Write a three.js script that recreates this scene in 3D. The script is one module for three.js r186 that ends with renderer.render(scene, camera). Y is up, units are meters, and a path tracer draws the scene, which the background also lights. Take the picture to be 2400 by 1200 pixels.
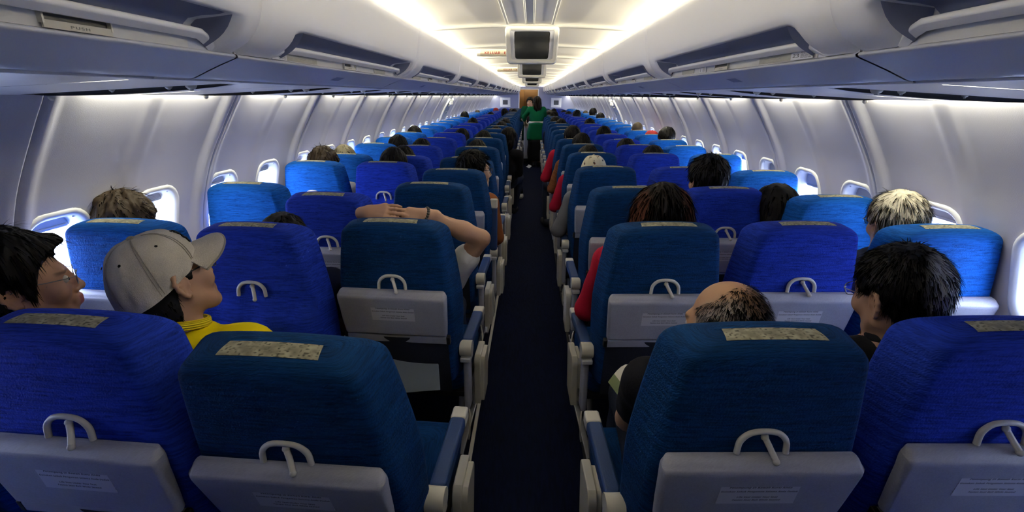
import * as THREE from 'three';
import { RectAreaLightUniformsLib } from 'three/addons/lights/RectAreaLightUniformsLib.js';
import { RoundedBoxGeometry } from 'three/addons/geometries/RoundedBoxGeometry.js';
import { mergeGeometries, mergeVertices } from 'three/addons/utils/BufferGeometryUtils.js';

// ---------- camera, sky, exposure ----------
const scene = new THREE.Scene();
const camera = new THREE.PerspectiveCamera(55.1056, 2, 0.05, 200);
camera.position.set(0.018, 1.62, 0);
camera.rotation.set(-0.316251, 0.036656, 0.006981, 'YXZ');
const SKY = 16;
scene.background = new THREE.Color().setRGB(0.69 * SKY, 0.82 * SKY, 1.22 * SKY);   // bright cloud deck outside the windows
const renderer = new THREE.WebGLRenderer({ antialias: true });
renderer.toneMapping = THREE.LinearToneMapping;
renderer.toneMappingExposure = 1.18;
renderer.shadowMap.enabled = true;
RectAreaLightUniformsLib.init();
const COVE = 245, WASH = 105;                       // lamp strengths of the ceiling cove and of the tubes over the windows
const WARM = new THREE.Color().setRGB(1, 0.9, 0.68), WASHC = new THREE.Color().setRGB(1, 0.94, 0.68);

// ---------- helpers ----------
let seed = 7;
const rnd = () => { seed = (seed + 0x6d2b79f5) | 0; let t = Math.imul(seed ^ (seed >>> 15), 1 | seed); t = (t + Math.imul(t ^ (t >>> 7), 61 | t)) ^ t; return ((t ^ (t >>> 14)) >>> 0) / 4294967296; };
const clamp = (x, a = 0, b = 1) => Math.min(b, Math.max(a, x));
const sst = (a, b, x) => { const t = clamp((x - a) / (b - a)); return t * t * (3 - 2 * t); };
const lerp = (a, b, t) => a + (b - a) * t;
const R = (d) => d * Math.PI / 180;
const V3 = (x, y, z) => new THREE.Vector3(x, y, z);
const ordw = ['nearest', 'second', 'third', 'fourth', 'fifth', 'sixth', 'seventh', 'eighth', 'ninth', 'tenth', 'eleventh', 'twelfth', 'thirteenth', 'fourteenth', 'fifteenth', 'sixteenth', 'seventeenth', 'eighteenth', 'nineteenth', 'twentieth', 'twenty-first', 'twenty-second', 'twenty-third', 'twenty-fourth', 'twenty-fifth', 'twenty-sixth'];
const count = {};
const numbered = (n) => { const k = count[n] = (count[n] ?? -1) + 1; return k ? n + '_' + String(k).padStart(3, '0') : n; };
const shadow = (o) => { o.traverse((m) => { if (m.isMesh) { m.castShadow = true; m.receiveShadow = true; } }); return o; };
function tag(o, label, category, group) { o.userData = { label, category }; if (group) o.userData.group = group; return o; }
function thing(name, label, category, pos = [0, 0, 0], turn = 0, group) {
  const o = new THREE.Group(); o.name = numbered(name); o.position.set(...pos); o.rotation.y = turn; scene.add(o);
  return tag(o, label, category, group);
}
function struct(name, o = new THREE.Group()) { o.name = name; o.userData.kind = 'structure'; scene.add(o); return o; }
function part(name, geo, mat, parent, pos, label) {
  const m = new THREE.Mesh(geo, mat); m.name = name; if (pos) m.position.set(...pos); if (label) m.userData.label = label;
  m.castShadow = m.receiveShadow = true; parent.add(m); return m;
}
function copyOf(src, name, label, category, pos, turn = 0, group) {
  const c = src.clone(); c.name = numbered(name); c.position.set(...pos); c.rotation.set(0, turn, 0); scene.add(c);
  return tag(c, label, category, group);
}
// grid surface: f(i/nu, j/nv) -> [x,y,z], optional uv function in metres; skip(i,j) leaves a cell out
function grid(nu, nv, f, uvf, skip, flip) {
  const p = [], u = [], ix = [];
  for (let i = 0; i <= nu; i++) for (let j = 0; j <= nv; j++) { const q = f(i / nu, j / nv, i, j); p.push(...q); u.push(...(uvf ? uvf(i / nu, j / nv, q) : [i / nu, j / nv])); }
  for (let i = 0; i < nu; i++) for (let j = 0; j < nv; j++) {
    if (skip && skip(i, j)) continue;
    const a = i * (nv + 1) + j, b = a + 1, c = a + nv + 1, d = c + 1;
    if (flip) ix.push(a, c, b, b, c, d); else ix.push(a, b, c, b, d, c);
  }
  const g = new THREE.BufferGeometry(); g.setAttribute('position', new THREE.Float32BufferAttribute(p, 3)); g.setAttribute('uv', new THREE.Float32BufferAttribute(u, 2)); g.setIndex(ix); g.computeVertexNormals(); return g;
}
// loft of closed rings (all the same length), with fan caps
function loft(rings, { capA = true, capB = true, uv } = {}) {
  const n = rings[0].length, p = [], u = [], ix = [];
  let run = 0;
  rings.forEach((r, k) => {
    if (k) run += Math.hypot(...[0, 1, 2].map((c) => r[0][c] - rings[k - 1][0][c]));
    let s = 0;
    for (let i = 0; i <= n; i++) { const q = r[i % n]; p.push(...q); if (i) { const o = r[i - 1]; s += Math.hypot(q[0] - o[0], q[1] - o[1], q[2] - o[2]); } u.push(s, run); }
  });
  const w = n + 1;
  for (let k = 0; k < rings.length - 1; k++) for (let i = 0; i < n; i++) { const a = k * w + i, b = a + 1, c = a + w, d = c + 1; ix.push(a, b, c, b, d, c); }
  const cap = (k, rev) => { const c = [0, 0, 0]; rings[k].forEach((q) => q.forEach((v, d) => { c[d] += v / n; })); const at = p.length / 3; p.push(...c); u.push(0, 0); for (let i = 0; i < n; i++) { const a = k * w + i, b = a + 1; ix.push(...(rev ? [at, b, a] : [at, a, b])); } };
  if (capA) cap(0, true); if (capB) cap(rings.length - 1, false);
  let g = new THREE.BufferGeometry(); g.setAttribute('position', new THREE.Float32BufferAttribute(p, 3)); g.setAttribute('uv', new THREE.Float32BufferAttribute(u, 2)); g.setIndex(ix);
  return smooth(g);
}
// vertex normals averaged over coincident points (closed lofts have a uv seam)
function smooth(g) {
  g.computeVertexNormals();
  const P = g.attributes.position, N = g.attributes.normal, m = new Map();
  for (let i = 0; i < P.count; i++) { const k = Math.round(P.getX(i) * 1e5) + ',' + Math.round(P.getY(i) * 1e5) + ',' + Math.round(P.getZ(i) * 1e5); if (!m.has(k)) m.set(k, []); m.get(k).push(i); }
  for (const l of m.values()) if (l.length > 1) { const s = V3(0, 0, 0); l.forEach((i) => s.add(V3(N.getX(i), N.getY(i), N.getZ(i)))); s.normalize(); l.forEach((i) => N.setXYZ(i, s.x, s.y, s.z)); }
  return g;
}
// rounded-rectangle ring: half sizes, corner radius, k points a corner, mapped by f(a, b)
function rrect(w, d, r, k, f) {
  const o = [];
  for (const [sx, sy, a0] of [[1, 1, 0], [-1, 1, 90], [-1, -1, 180], [1, -1, 270]]) for (let i = 0; i <= k; i++) { const a = R(a0 + 90 * i / k); o.push(f(sx * (w - r) + r * Math.cos(a), sy * (d - r) + r * Math.sin(a))); }
  return o;
}
const rbox = (w, h, d, r = 0.006, s = 2) => new RoundedBoxGeometry(w, h, d, s, Math.min(r, w / 2.01, h / 2.01, d / 2.01));
const at = (g, x = 0, y = 0, z = 0, rx = 0, ry = 0, rz = 0) => { g.applyMatrix4(new THREE.Matrix4().compose(V3(x, y, z), new THREE.Quaternion().setFromEuler(new THREE.Euler(rx, ry, rz)), V3(1, 1, 1))); return g; };
const merge = (l) => mergeGeometries(l.map((g) => { const n = g.index ? g.toNonIndexed() : g; for (const k of Object.keys(n.attributes)) if (!['position', 'normal', 'uv'].includes(k)) n.deleteAttribute(k); return n; }));
const tube = (pts, r, n = 24, s = 8, closed = false) => new THREE.TubeGeometry(new THREE.CatmullRomCurve3(pts.map((p) => V3(...p)), closed), n, r, s, closed);
const ball = (r, a = 12, b = 8) => new THREE.SphereGeometry(r, a, b);

// ---------- textures and materials ----------
function noise2(w, h, cells, sx = 1, sy = 1, s0 = 1) {      // tileable value noise
  let sd = s0 * 977; const rr = () => { sd = (sd * 1664525 + 1013904223) >>> 0; return sd / 4294967296; };
  const cx = Math.max(1, Math.round(cells * sx)), cy = Math.max(1, Math.round(cells * sy)), g = Array.from({ length: cx * cy }, rr), o = new Float32Array(w * h);
  for (let y = 0; y < h; y++) for (let x = 0; x < w; x++) {
    const fx = x / w * cx, fy = y / h * cy, i = Math.floor(fx), j = Math.floor(fy), u = sst(0, 1, fx - i), v = sst(0, 1, fy - j);
    const q = (a, b) => g[((b + cy) % cy) * cx + ((a + cx) % cx)];
    o[y * w + x] = lerp(lerp(q(i, j), q(i + 1, j), u), lerp(q(i, j + 1), q(i + 1, j + 1), u), v);
  }
  return o;
}
function tex(w, h, f, srgb = false, rep = [1, 1]) {
  const d = new Uint8Array(w * h * 4);
  for (let i = 0; i < w * h; i++) { const c = f(i); for (let k = 0; k < 3; k++) d[i * 4 + k] = clamp(Array.isArray(c) ? c[k] : c) * 255; d[i * 4 + 3] = 255; }
  const t = new THREE.DataTexture(d, w, h); t.wrapS = t.wrapT = THREE.RepeatWrapping; t.magFilter = THREE.LinearFilter; t.minFilter = THREE.LinearMipmapLinearFilter; t.generateMipmaps = true; t.repeat.set(...rep); if (srgb) t.colorSpace = THREE.SRGBColorSpace; t.needsUpdate = true; return t;
}
const std = (c, rough = 0.6, o = {}) => new THREE.MeshStandardMaterial({ color: Array.isArray(c) ? new THREE.Color().setRGB(...c) : c, roughness: rough, ...o });
const N1 = noise2(512, 512, 12, 1, 14, 3), N2 = noise2(512, 512, 40, 1, 6, 5), N3 = noise2(512, 512, 256, 1, 1, 9), N4 = noise2(512, 512, 5, 1, 1.6, 11);
const fabTone = tex(512, 512, (i) => 0.36 + 0.5 * N1[i] + 0.42 * N2[i] + 0.16 * (N3[i] - 0.5), false, [1 / 0.6, 1 / 0.6]);
const fabBump = tex(512, 512, (i) => 0.55 * N4[i] + 0.15 * N1[i] + 0.3 * N3[i], false, [1 / 0.6, 1 / 0.6]);
const matte = (c, rough, o = {}) => new THREE.MeshPhysicalMaterial({ color: Array.isArray(c) ? new THREE.Color().setRGB(...c) : c, roughness: rough, specularIntensity: 0.25, ...o });
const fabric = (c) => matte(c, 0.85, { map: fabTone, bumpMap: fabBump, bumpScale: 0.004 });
const S1 = noise2(256, 256, 128, 1, 1, 21), S2 = noise2(256, 256, 6, 1, 1, 22);
const speck = tex(256, 256, (i) => 0.88 + 0.16 * (S1[i] - 0.5) + 0.12 * (S2[i] - 0.5) + 0.06, false, [4, 4]);
const grit = tex(256, 256, (i) => S1[i], false, [8, 8]);
const M = {
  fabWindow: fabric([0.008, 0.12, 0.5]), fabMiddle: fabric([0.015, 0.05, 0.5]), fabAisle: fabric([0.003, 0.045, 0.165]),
  tray: std([0.38, 0.39, 0.46], 0.42, { map: speck, bumpMap: grit, bumpScale: 0.0002 }), grey: std([0.5, 0.51, 0.55], 0.4), cream: std([0.62, 0.6, 0.53], 0.42),
  dark: std([0.01, 0.011, 0.016], 0.7), pocket: std([0.006, 0.008, 0.02], 0.85, { bumpMap: fabBump, bumpScale: 0.002 }), black: std([0.004, 0.004, 0.005], 0.5),
  armBlue: std([0.012, 0.045, 0.16], 0.55, { bumpMap: grit, bumpScale: 0.0004 }), metal: std([0.55, 0.56, 0.58], 0.35, { metalness: 0.8 }),
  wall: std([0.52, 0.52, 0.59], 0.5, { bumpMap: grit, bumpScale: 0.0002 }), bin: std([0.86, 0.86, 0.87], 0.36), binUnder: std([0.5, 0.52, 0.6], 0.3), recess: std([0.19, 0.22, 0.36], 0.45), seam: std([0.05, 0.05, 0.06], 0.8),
  ceiling: std([0.74, 0.72, 0.66], 0.55), rail: std([0.46, 0.46, 0.44], 0.5), psu: std([0.55, 0.57, 0.64], 0.28), winFrame: std([0.72, 0.74, 0.78], 0.35), shade: std([0.42, 0.43, 0.46], 0.6),
  pane: new THREE.MeshPhysicalMaterial({ color: 0xffffff, transmission: 1, thickness: 0, roughness: 0.02, ior: 1.3 }),
  bulk: std([0.3, 0.32, 0.47], 0.5), wood: std([0.6, 0.34, 0.13], 0.45), woodDark: std([0.45, 0.25, 0.1], 0.5), screen: std([0.012, 0.014, 0.016], 0.25), tv: std([0.62, 0.61, 0.56], 0.4),
};
const carpetT = tex(512, 512, (i) => [0.5 + 0.5 * N3[i] + 0.25 * (N4[i] - 0.5), 0.5 + 0.5 * N3[i] + 0.25 * (N4[i] - 0.5), 0.55 + 0.5 * N3[i]], false, [2, 2]);
M.carpet = matte([0.0025, 0.006, 0.028], 0.95, { map: carpetT, bumpMap: grit, bumpScale: 0.0015 });
function canvasTex(w, h, draw) { const c = document.createElement('canvas'); c.width = w; c.height = h; const x = c.getContext('2d'); draw(x, w, h); const t = new THREE.CanvasTexture(c); t.colorSpace = THREE.SRGBColorSpace; return t; }
function centred(x, text, cx, y, font, col) { x.font = font; x.fillStyle = col; x.textAlign = 'center'; x.textBaseline = 'middle'; x.fillText(text, cx, y); }

// ---------- the shell ----------
const ZF = 20.3, ZB = -0.85;                                   // depths (positive forward) of the front bulkhead and of the rear wall
const wallPts = [[1.415, 1.735], [1.445, 1.675], [1.473, 1.62], [1.525, 1.54], [1.575, 1.458], [1.63, 1.365], [1.676, 1.275], [1.725, 1.15], [1.768, 1.0], [1.788, 0.82], [1.785, 0.6], [1.745, 0.35], [1.66, 0.1], [1.62, 0]];
const wallCurve = new THREE.CatmullRomCurve3(wallPts.map((p) => V3(p[0], p[1], 0)), false, 'catmullrom', 0.5);
const NS = 46, wallS = [], wallLen = wallCurve.getLength();
for (let i = 0; i <= NS; i++) wallS.push(wallCurve.getPointAt(i / NS));
const wallX = (y) => { for (let i = 0; i < NS; i++) if (wallS[i + 1].y <= y) { const t = (wallS[i].y - y) / (wallS[i].y - wallS[i + 1].y); return lerp(wallS[i].x, wallS[i + 1].x, t); } return wallS[NS].x; };
const WIN = [0.165, 0.668], PL = 1.016, WH = 0.118, WV = 0.162, WY = 1.02;            // window offsets in a panel, half sizes of the opening, sill-to-head centre
const slope = Math.atan2(wallX(0.9) - wallX(1.14), 0.24);
{
  const f = part('floor', rbox(3.5, 0.06, ZF - ZB + 0.2, 0.005), M.carpet, scene, [0, -0.03, -(ZF + ZB) / 2]); f.userData.kind = 'structure';
  f.geometry.attributes.uv.needsUpdate = true;
}
// columns of a side panel, offsets along its length: fine at the bevels and the windows
const cols = [];
for (const v of [0, 0.004, 0.012, 0.03, 0.045, 0.06, 0.075, 0.09]) cols.push(v);
for (let v = 0.11; v < 0.41; v += 0.024) cols.push(v);
for (const v of [0.415, 0.43, 0.445, 0.46, 0.475, 0.5, 0.515, 0.53, 0.545, 0.56]) cols.push(v);
for (let v = 0.58; v < 0.92; v += 0.026) cols.push(v);
for (const v of [0.925, 0.94, 0.955, 0.97, 0.985, 1.0, 1.004, 1.012, 1.016]) cols.push(v);
const bay = (v) => 0.5 * sst(0.415, 0.465, v) * (1 - sst(0.51, 0.56, v)) + sst(0.03, 0.085, v) * (1 - sst(0.415, 0.465, v)) + sst(0.51, 0.56, v) * (1 - sst(0.925, 0.98, v));
const groove = (v) => (v < 0.008 || v > 1.01 ? 1 : 0);
function panelGeo(side) {
  const nu = cols.length - 1;
  return grid(nu, NS, (a, b, i, j) => {
    const v = cols[i], q = wallS[j], inn = 0.02 - 0.02 * bay(v) + 0.006 * (bay(v) > 0 ? 0 : 0) - 0.014 * groove(v);
    const fade = sst(1.7, 1.6, q.y);
    return [side * (q.x - inn * lerp(0.4, 1, fade)), q.y, -v];
  }, (a, b, q) => [-q[2], b * wallLen], (i, j) => {
    const v = (cols[i] + cols[i + 1]) / 2, y = (wallS[j].y + wallS[j + 1].y) / 2;
    if (i === 0) return true;
    return WIN.some((w) => Math.hypot(Math.max(0, Math.abs(v - w) - WH - 0.008 + 0.07), Math.max(0, Math.abs(y - WY) - WV - 0.008 + 0.07)) < 0.07);
  }, side > 0);
}
// window: funnel frame, half-drawn shade, pane, built around the origin facing inward (-x for the right wall)
function windowParts() {
  const K = 6, ring = (w, h, r, x) => rrect(w, h, r, K, (a, b) => [x, b, a]);
  const fr = loft([ring(WH + 0.003, WV + 0.003, 0.075, 0.03), ring(WH + 0.034, WV + 0.036, 0.1, 0.0), ring(WH + 0.03, WV + 0.032, 0.098, -0.014), ring(WH + 0.018, WV + 0.02, 0.092, -0.018), ring(WH + 0.004, WV + 0.004, 0.078, -0.008), ring(WH - 0.008, WV - 0.008, 0.068, 0.03), ring(WH - 0.014, WV - 0.014, 0.064, 0.075), ring(WH + 0.04, WV + 0.04, 0.09, 0.08), ring(WH + 0.04, WV + 0.04, 0.09, 0.03), ring(WH + 0.003, WV + 0.003, 0.075, 0.03)], { capA: false, capB: false });
  const pane = new THREE.ExtrudeGeometry(shapeRR(WH - 0.006, WV - 0.006, 0.06), { depth: 0.004, bevelEnabled: false, curveSegments: 8 }); pane.rotateY(Math.PI / 2); pane.translate(0.066, 0, 0);
  return { fr, pane };
}
function shapeRR(w, h, r) { const s = new THREE.Shape(); rrect(w, h, r, 8, (a, b) => [a, b]).forEach((p, i) => (i ? s.lineTo(...p) : s.moveTo(...p))); return s; }
const WP = windowParts();
function shadeGeo(d) {   // blind that comes down by d from the head, with a lip along its lower edge
  const s = new THREE.Shape(); const w = WH - 0.008, h = WV - 0.008, r = 0.06; const pts = rrect(w, h, r, 8, (a, b) => [a, Math.max(b, h - d)]);
  pts.forEach((p, i) => (i ? s.lineTo(...p) : s.moveTo(...p)));
  const g = new THREE.ExtrudeGeometry(s, { depth: 0.005, bevelEnabled: false, curveSegments: 6 }); g.rotateY(Math.PI / 2); g.translate(0.045, 0, 0);
  return merge([g, at(rbox(0.014, 0.012, 2 * w - 0.03, 0.005), 0.044, h - d + 0.004, 0)]);
}
const shades = [0.05, 0.09, 0.13].map(shadeGeo);
let winNo = 0;
const sideStart = { '-1': 1.52, 1: 1.41 };
const tubeGeo = new THREE.CylinderGeometry(0.009, 0.009, 0.74, 10).rotateX(Math.PI / 2);
M.glow = std([0.9, 0.9, 0.85], 0.5, { emissive: new THREE.Color().setRGB(1, 0.97, 0.82), emissiveIntensity: 4 });
M.glowWarm = std([0.9, 0.88, 0.8], 0.5, { emissive: new THREE.Color().setRGB(1, 0.9, 0.68), emissiveIntensity: 4 });
for (const side of [-1, 1]) {
  const sn = side < 0 ? 'left' : 'right', wall = struct('wall_' + sn), pg = panelGeo(side), sg = grid(1, NS, (a, b, i, j) => [side * (wallS[j].x - 0.004), wallS[j].y, 0.012 - 0.024 * a], null, null, side > 0);
  let idx = 0;
  for (let k = -2; k <= 18; k++) {
    const z0 = sideStart[side] + k * PL; if (z0 > ZF - 0.1) continue;
    const p = part(idx ? 'side_panel_' + String(idx).padStart(3, '0') : 'side_panel', pg, M.wall, wall, [0, 0, -z0]); part('seam_strip', sg, M.seam, p); idx++;
    WIN.forEach((wv, n) => {
      const z = z0 + wv; if (z > ZF - 0.2) return;
      const w = struct('window_' + ++winNo), x = wallX(WY);
      w.position.set(side * (x - 0.006), WY, -z); w.rotation.order = 'ZYX'; w.rotation.z = side * slope * 1.0; w.rotation.y = side < 0 ? Math.PI : 0;
      part('window_frame', WP.fr, M.winFrame, w); part('pane', WP.pane, M.pane, w);
      part('window_shade', shades[Math.floor(rnd() * 1.7)], M.shade, w);
    });
    if (k < 0) continue;
    // tube over the windows of this panel, hidden above the service panels
    const zc = -(z0 + PL / 2), lamp = thing('wall_wash_lamp', 'fluorescent tube lighting the ' + ordw[k] + ' wall panel from the camera on the ' + sn + ' side', 'lamp', [side * 1.425, 1.672, zc], 0, 'tubes above the ' + sn + ' window panels');
    part('tube', tubeGeo, M.glow, lamp); part('lamp_holder', merge([at(rbox(0.03, 0.024, 0.03, 0.004), 0, 0.004, 0.385), at(rbox(0.03, 0.024, 0.03, 0.004), 0, 0.004, -0.385), at(rbox(0.05, 0.006, 0.8, 0.002), side * -0.002, 0.017, 0)]), M.grey, lamp);
    const L = new THREE.RectAreaLight(WASHC, WASH, 0.74, 0.02); L.position.set(side * 1.4285, 1.6605, zc); L.lookAt(side * 1.47, 1.5, zc); L.name = 'tube_light'; scene.add(L);
  }
  // skin of the fuselage behind the panels, open at the windows, that keeps daylight to the openings
  const nz = 1, skin = [];
  const skinX = 1.9;
  const band = (y0, y1, z0, z1) => skin.push(at(new THREE.BoxGeometry(0.02, y1 - y0, z1 - z0), side * skinX, (y0 + y1) / 2, -(z0 + z1) / 2));
  band(-0.06, WY - WV - 0.1, ZB, ZF + 0.1); band(WY + WV + 0.1, 2.3, ZB, ZF + 0.1);
  let last = ZB;
  for (let k = -2; k <= 18; k++) for (const wv of WIN) { const z = sideStart[side] + k * PL + wv; if (z > ZF - 0.2 || k < -1) continue; band(WY - WV - 0.1, WY + WV + 0.1, last, z - WH - 0.06); last = z + WH + 0.06; }
  band(WY - WV - 0.1, WY + WV + 0.1, last, ZF + 0.1);
  part('outer_skin', merge(skin), M.grey, wall);
}
// emergency exit hatches over the wing, one in each side wall
for (const [n, side] of [[2, -1], [3, 1]]) {
  const d = struct('door_' + n), z0 = 9.42, w = 0.56, pts = wallS.filter((q) => q.y < 1.58 && q.y > 0.62), L = pts.length - 1;
  const hatch = grid(8, L, (a, b2, i, j) => { const e = i === 0 || i === 8 || j === 0 || j === L ? 0.004 : 0.034; return [side * (pts[j].x - e), pts[j].y, -(z0 + w * [0, 0.02, 0.06, 0.3, 0.5, 0.7, 0.94, 0.98, 1][i])]; }, (a, b2, q) => [-q[2], q[1]], (i, j) => { const y = (pts[j].y + pts[j + 1].y) / 2; return i > 1 && i < 6 && Math.abs(y - WY) < WV; }, side > 0);
  part('hatch_panel', hatch, M.winFrame, d);
  const hx = (y) => side * (wallX(y) - 0.045);
  part('handle_cover', at(rbox(0.03, 0.07, 0.26, 0.01), hx(1.48), 1.48, -(z0 + w / 2)), M.bin, d); part('handle', at(rbox(0.02, 0.025, 0.16, 0.008), hx(1.42), 1.42, -(z0 + w / 2)), M.cream, d);
  part('placard', at(rbox(0.006, 0.05, 0.16, 0.002), hx(1.3), 1.3, -(z0 + w / 2), 0, 0, side * 0.5), M.shade, d);
}
// ceiling: shingled arched panels, a centre track and the roof above
const ceil = struct('ceiling'), RP = 1.14, R0 = 2.99;
const ceilY = (x) => 2.006 - 0.0245 * (x / 0.58) ** 2 - 0.35 * Math.max(0, Math.abs(x) - 0.8) ** 1.2;
{
  const prof = [];
  const g = grid(28, 9, (a, b) => {
    const x = lerp(-0.98, 0.98, a), v = [0, 0.004, 0.03, 0.05, 0.4, 0.75, 1.0, 1.1, 1.128, 1.14][Math.round(b * 9)];
    const d = v < 0.045 ? -0.02 + 0.006 * (v / 0.045) : v > 1.12 ? -0.004 - 0.018 * (v - 1.12) / 0.02 : 0.004 * Math.sin(Math.PI * (v - 0.045) / 1.075);
    return [x, ceilY(x) + d, -v];
  }, (a, b, q) => [q[0], -q[2]]);
  const rib = grid(28, 4, (a, b) => { const x = lerp(-0.98, 0.98, a), t = b * Math.PI; return [x, ceilY(x) - 0.013 - 0.012 * Math.sin(t), 0.018 * Math.cos(t)]; });
  let n = 0;
  for (let k = -4; k < 16; k++) {
    const z = R0 + k * RP; if (z > ZF) continue;
    const nm = n ? '_' + String(n).padStart(3, '0') : ''; n++;
    const cp = part('ceiling_panel' + nm, g, M.ceiling, ceil, [0, 0, -z]);
    part('ceiling_rib' + nm, rib, M.rail, ceil, [0, 0, -z]);
  }
  part('roof', at(rbox(3.9, 0.05, ZF - ZB + 0.3, 0.01), 0, 2.32, -(ZF + ZB) / 2), M.grey, ceil);
  // flat track along the middle of the ceiling up to the first rib
  const tr = (x, w, d) => at(rbox(w, d, R0 + 1.5, 0.003), x, 2.002 - d / 2, -(R0 - 1.5) / 2);
  part('track_panel', tr(0, 0.265, 0.004), M.ceiling, ceil);
  part('track_rail', merge([tr(-0.125, 0.014, 0.009), tr(0.125, 0.014, 0.009), tr(-0.022, 0.008, 0.008), tr(0.022, 0.008, 0.008)]), M.rail, ceil);
}
// rear wall behind the camera and the front bulkhead with the door to the forward galley
M.rearWall = std([0.06, 0.065, 0.09], 0.6);
const wb = struct('wall_back'); part('partition', rbox(3.8, 2.4, 0.06, 0.01), M.rearWall, wb, [0, 1.15, -ZB + 0.03]);
const wf = struct('wall_front');
const D0 = -0.5, D1 = 0.27, DH = 1.86;
part('partition', at(rbox(1.4, 2.4, 0.06, 0.01), D0 - 0.7, 1.15, 0), M.bulk, wf); part('partition_001', at(rbox(1.6, 2.4, 0.06, 0.01), D1 + 0.8, 1.15, 0), M.bulk, wf); part('partition_002', at(rbox(D1 - D0, 2.35 - DH, 0.06, 0.01), (D0 + D1) / 2, (DH + 2.35) / 2, 0), M.bulk, wf);
wf.position.z = -ZF;
{
  const d = struct('door_1'); d.position.set(0, 0, -ZF);
  part('side_wall', rbox(0.03, 2.1, 1.6, 0.01), M.wood, d, [D0 - 0.02, 1.05, -0.8]); part('side_wall_001', rbox(0.03, 2.1, 1.6, 0.01), M.bulk, d, [D1 + 0.02, 1.05, -0.8]);
  part('lobby_ceiling', rbox(1, 0.04, 1.6, 0.01), M.ceiling, d, [-0.1, 2.1, -0.8]); part('lobby_floor', rbox(1, 0.04, 1.6, 0.01), M.carpet, d, [-0.1, -0.02, -0.8]);
  const leaf = part('door_leaf', rbox(0.6, 1.9, 0.04, 0.01), M.woodDark, d, [-0.02, 0.95, -1.5]); part('lobby_wall', rbox(0.9, 2.2, 0.04, 0.01), M.wood, d, [-0.1, 1.1, -1.56]);
  part('door_panel', rbox(0.4, 0.6, 0.015, 0.006), M.woodDark, leaf, [0, 0.35, 0.026]); part('door_handle', merge([at(ball(0.02), 0.22, 0.02, 0.05), at(rbox(0.09, 0.02, 0.02), 0.19, 0.02, 0.06)]), M.metal, leaf);
  part('jamb', merge([at(rbox(0.04, DH, 0.09, 0.01), D0 + 0.005, DH / 2, 0), at(rbox(0.04, DH, 0.09, 0.01), D1 - 0.005, DH / 2, 0), at(rbox(D1 - D0, 0.04, 0.09, 0.01), (D0 + D1) / 2, DH, 0)]), M.bin, d);
  const l = thing('lobby_lamp', 'warm ceiling lamp in the galley lobby beyond the front door', 'lamp', [-0.1, 2.075, -ZF - 0.7]);
  part('diffuser', rbox(0.3, 0.02, 0.3, 0.005), M.glowWarm, l);
  const L = new THREE.RectAreaLight(WARM, 40, 0.3, 0.3); L.position.set(-0.1, 2.06, -ZF - 0.7); L.lookAt(-0.1, 0, -ZF - 0.7); L.name = 'lobby_light'; scene.add(L);
}
// floor tracks along the aisle
for (const [n, x] of [[1, -0.242], [2, 0.3]]) { const t = struct('trim_' + n); let z = ZB, i = 0; while (z < 13) { const l = 1.2; part(i ? 'track_cover_' + String(i).padStart(3, '0') : 'track_cover', rbox(0.018, 0.012, l - 0.012, 0.003), n === 1 ? M.cream : M.dark, t, [x + 0.002 * Math.sin(i * 3), 0.004, -z - l / 2]); z += l; i++; } }

// ---------- overhead bins ----------
const BL = 1.485, BS = { '-1': 1.16, 1: 1.05 };
let PZ0 = 0.12, PZ1 = BL - 0.12;
// cross-section of a bin face from its top edge down to the shelf lip: [x, y]; second list where the hand pocket is
const faceP = [[0.7, 1.9], [0.6, 1.93], [0.556, 1.944], [0.545, 1.936], [0.543, 1.92], [0.55, 1.88], [0.557, 1.83], [0.563, 1.79], [0.568, 1.775], [0.571, 1.768], [0.575, 1.76], [0.584, 1.746], [0.594, 1.735], [0.604, 1.727], [0.615, 1.72], [0.628, 1.713], [0.638, 1.708], [0.646, 1.704]];
const pockP = [[0.7, 1.9], [0.6, 1.93], [0.556, 1.944], [0.545, 1.936], [0.543, 1.92], [0.55, 1.88], [0.557, 1.83], [0.563, 1.79], [0.569, 1.774], [0.577, 1.771], [0.6, 1.77], [0.632, 1.767], [0.66, 1.762], [0.672, 1.752], [0.676, 1.742], [0.676, 1.735], [0.674, 1.732], [0.672, 1.73]];
const NPF = faceP.length - 1;
const zc = []; for (let i = 0; i <= 52; i++) { const t = i / 52; zc.push(BL * (0.5 - 0.5 * Math.cos(Math.PI * t)) * 0.35 + BL * t * 0.65); }
const pockMask = (z, t) => { const cut = 0.1 * (1 - t); const e = Math.min(z - PZ0 - cut * 0, PZ1 - z); return sst(0.0 + 0.09 * (1 - t), 0.03 + 0.09 * (1 - t), e); };
function binFace(side) {
  const sub = 3, nv = NPF * 1;
  return grid(52, nv, (a, b, i, j) => {
    const z = zc[i], A = faceP[j], Q = pockP[j], t = clamp((j - 8) / (NPF - 8));
    const m = j < 8 ? 0 : pockMask(z, 1 - Math.abs(1 - t * 1.0) * 0.0 - (1 - t) * 0.0);
    const e = Math.min(z, BL - z), rnd2 = 0.02 * Math.pow(clamp(1 - e / 0.025), 2);       // rounded door ends
    const x = lerp(A[0], Q[0], m) + rnd2 * (j > 3 ? 1 : 0.3), y = lerp(A[1], Q[1], m);
    return [side * x, y, -z];
  }, (a, b, q) => [-q[2], q[1]], null, side < 0);
}
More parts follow.
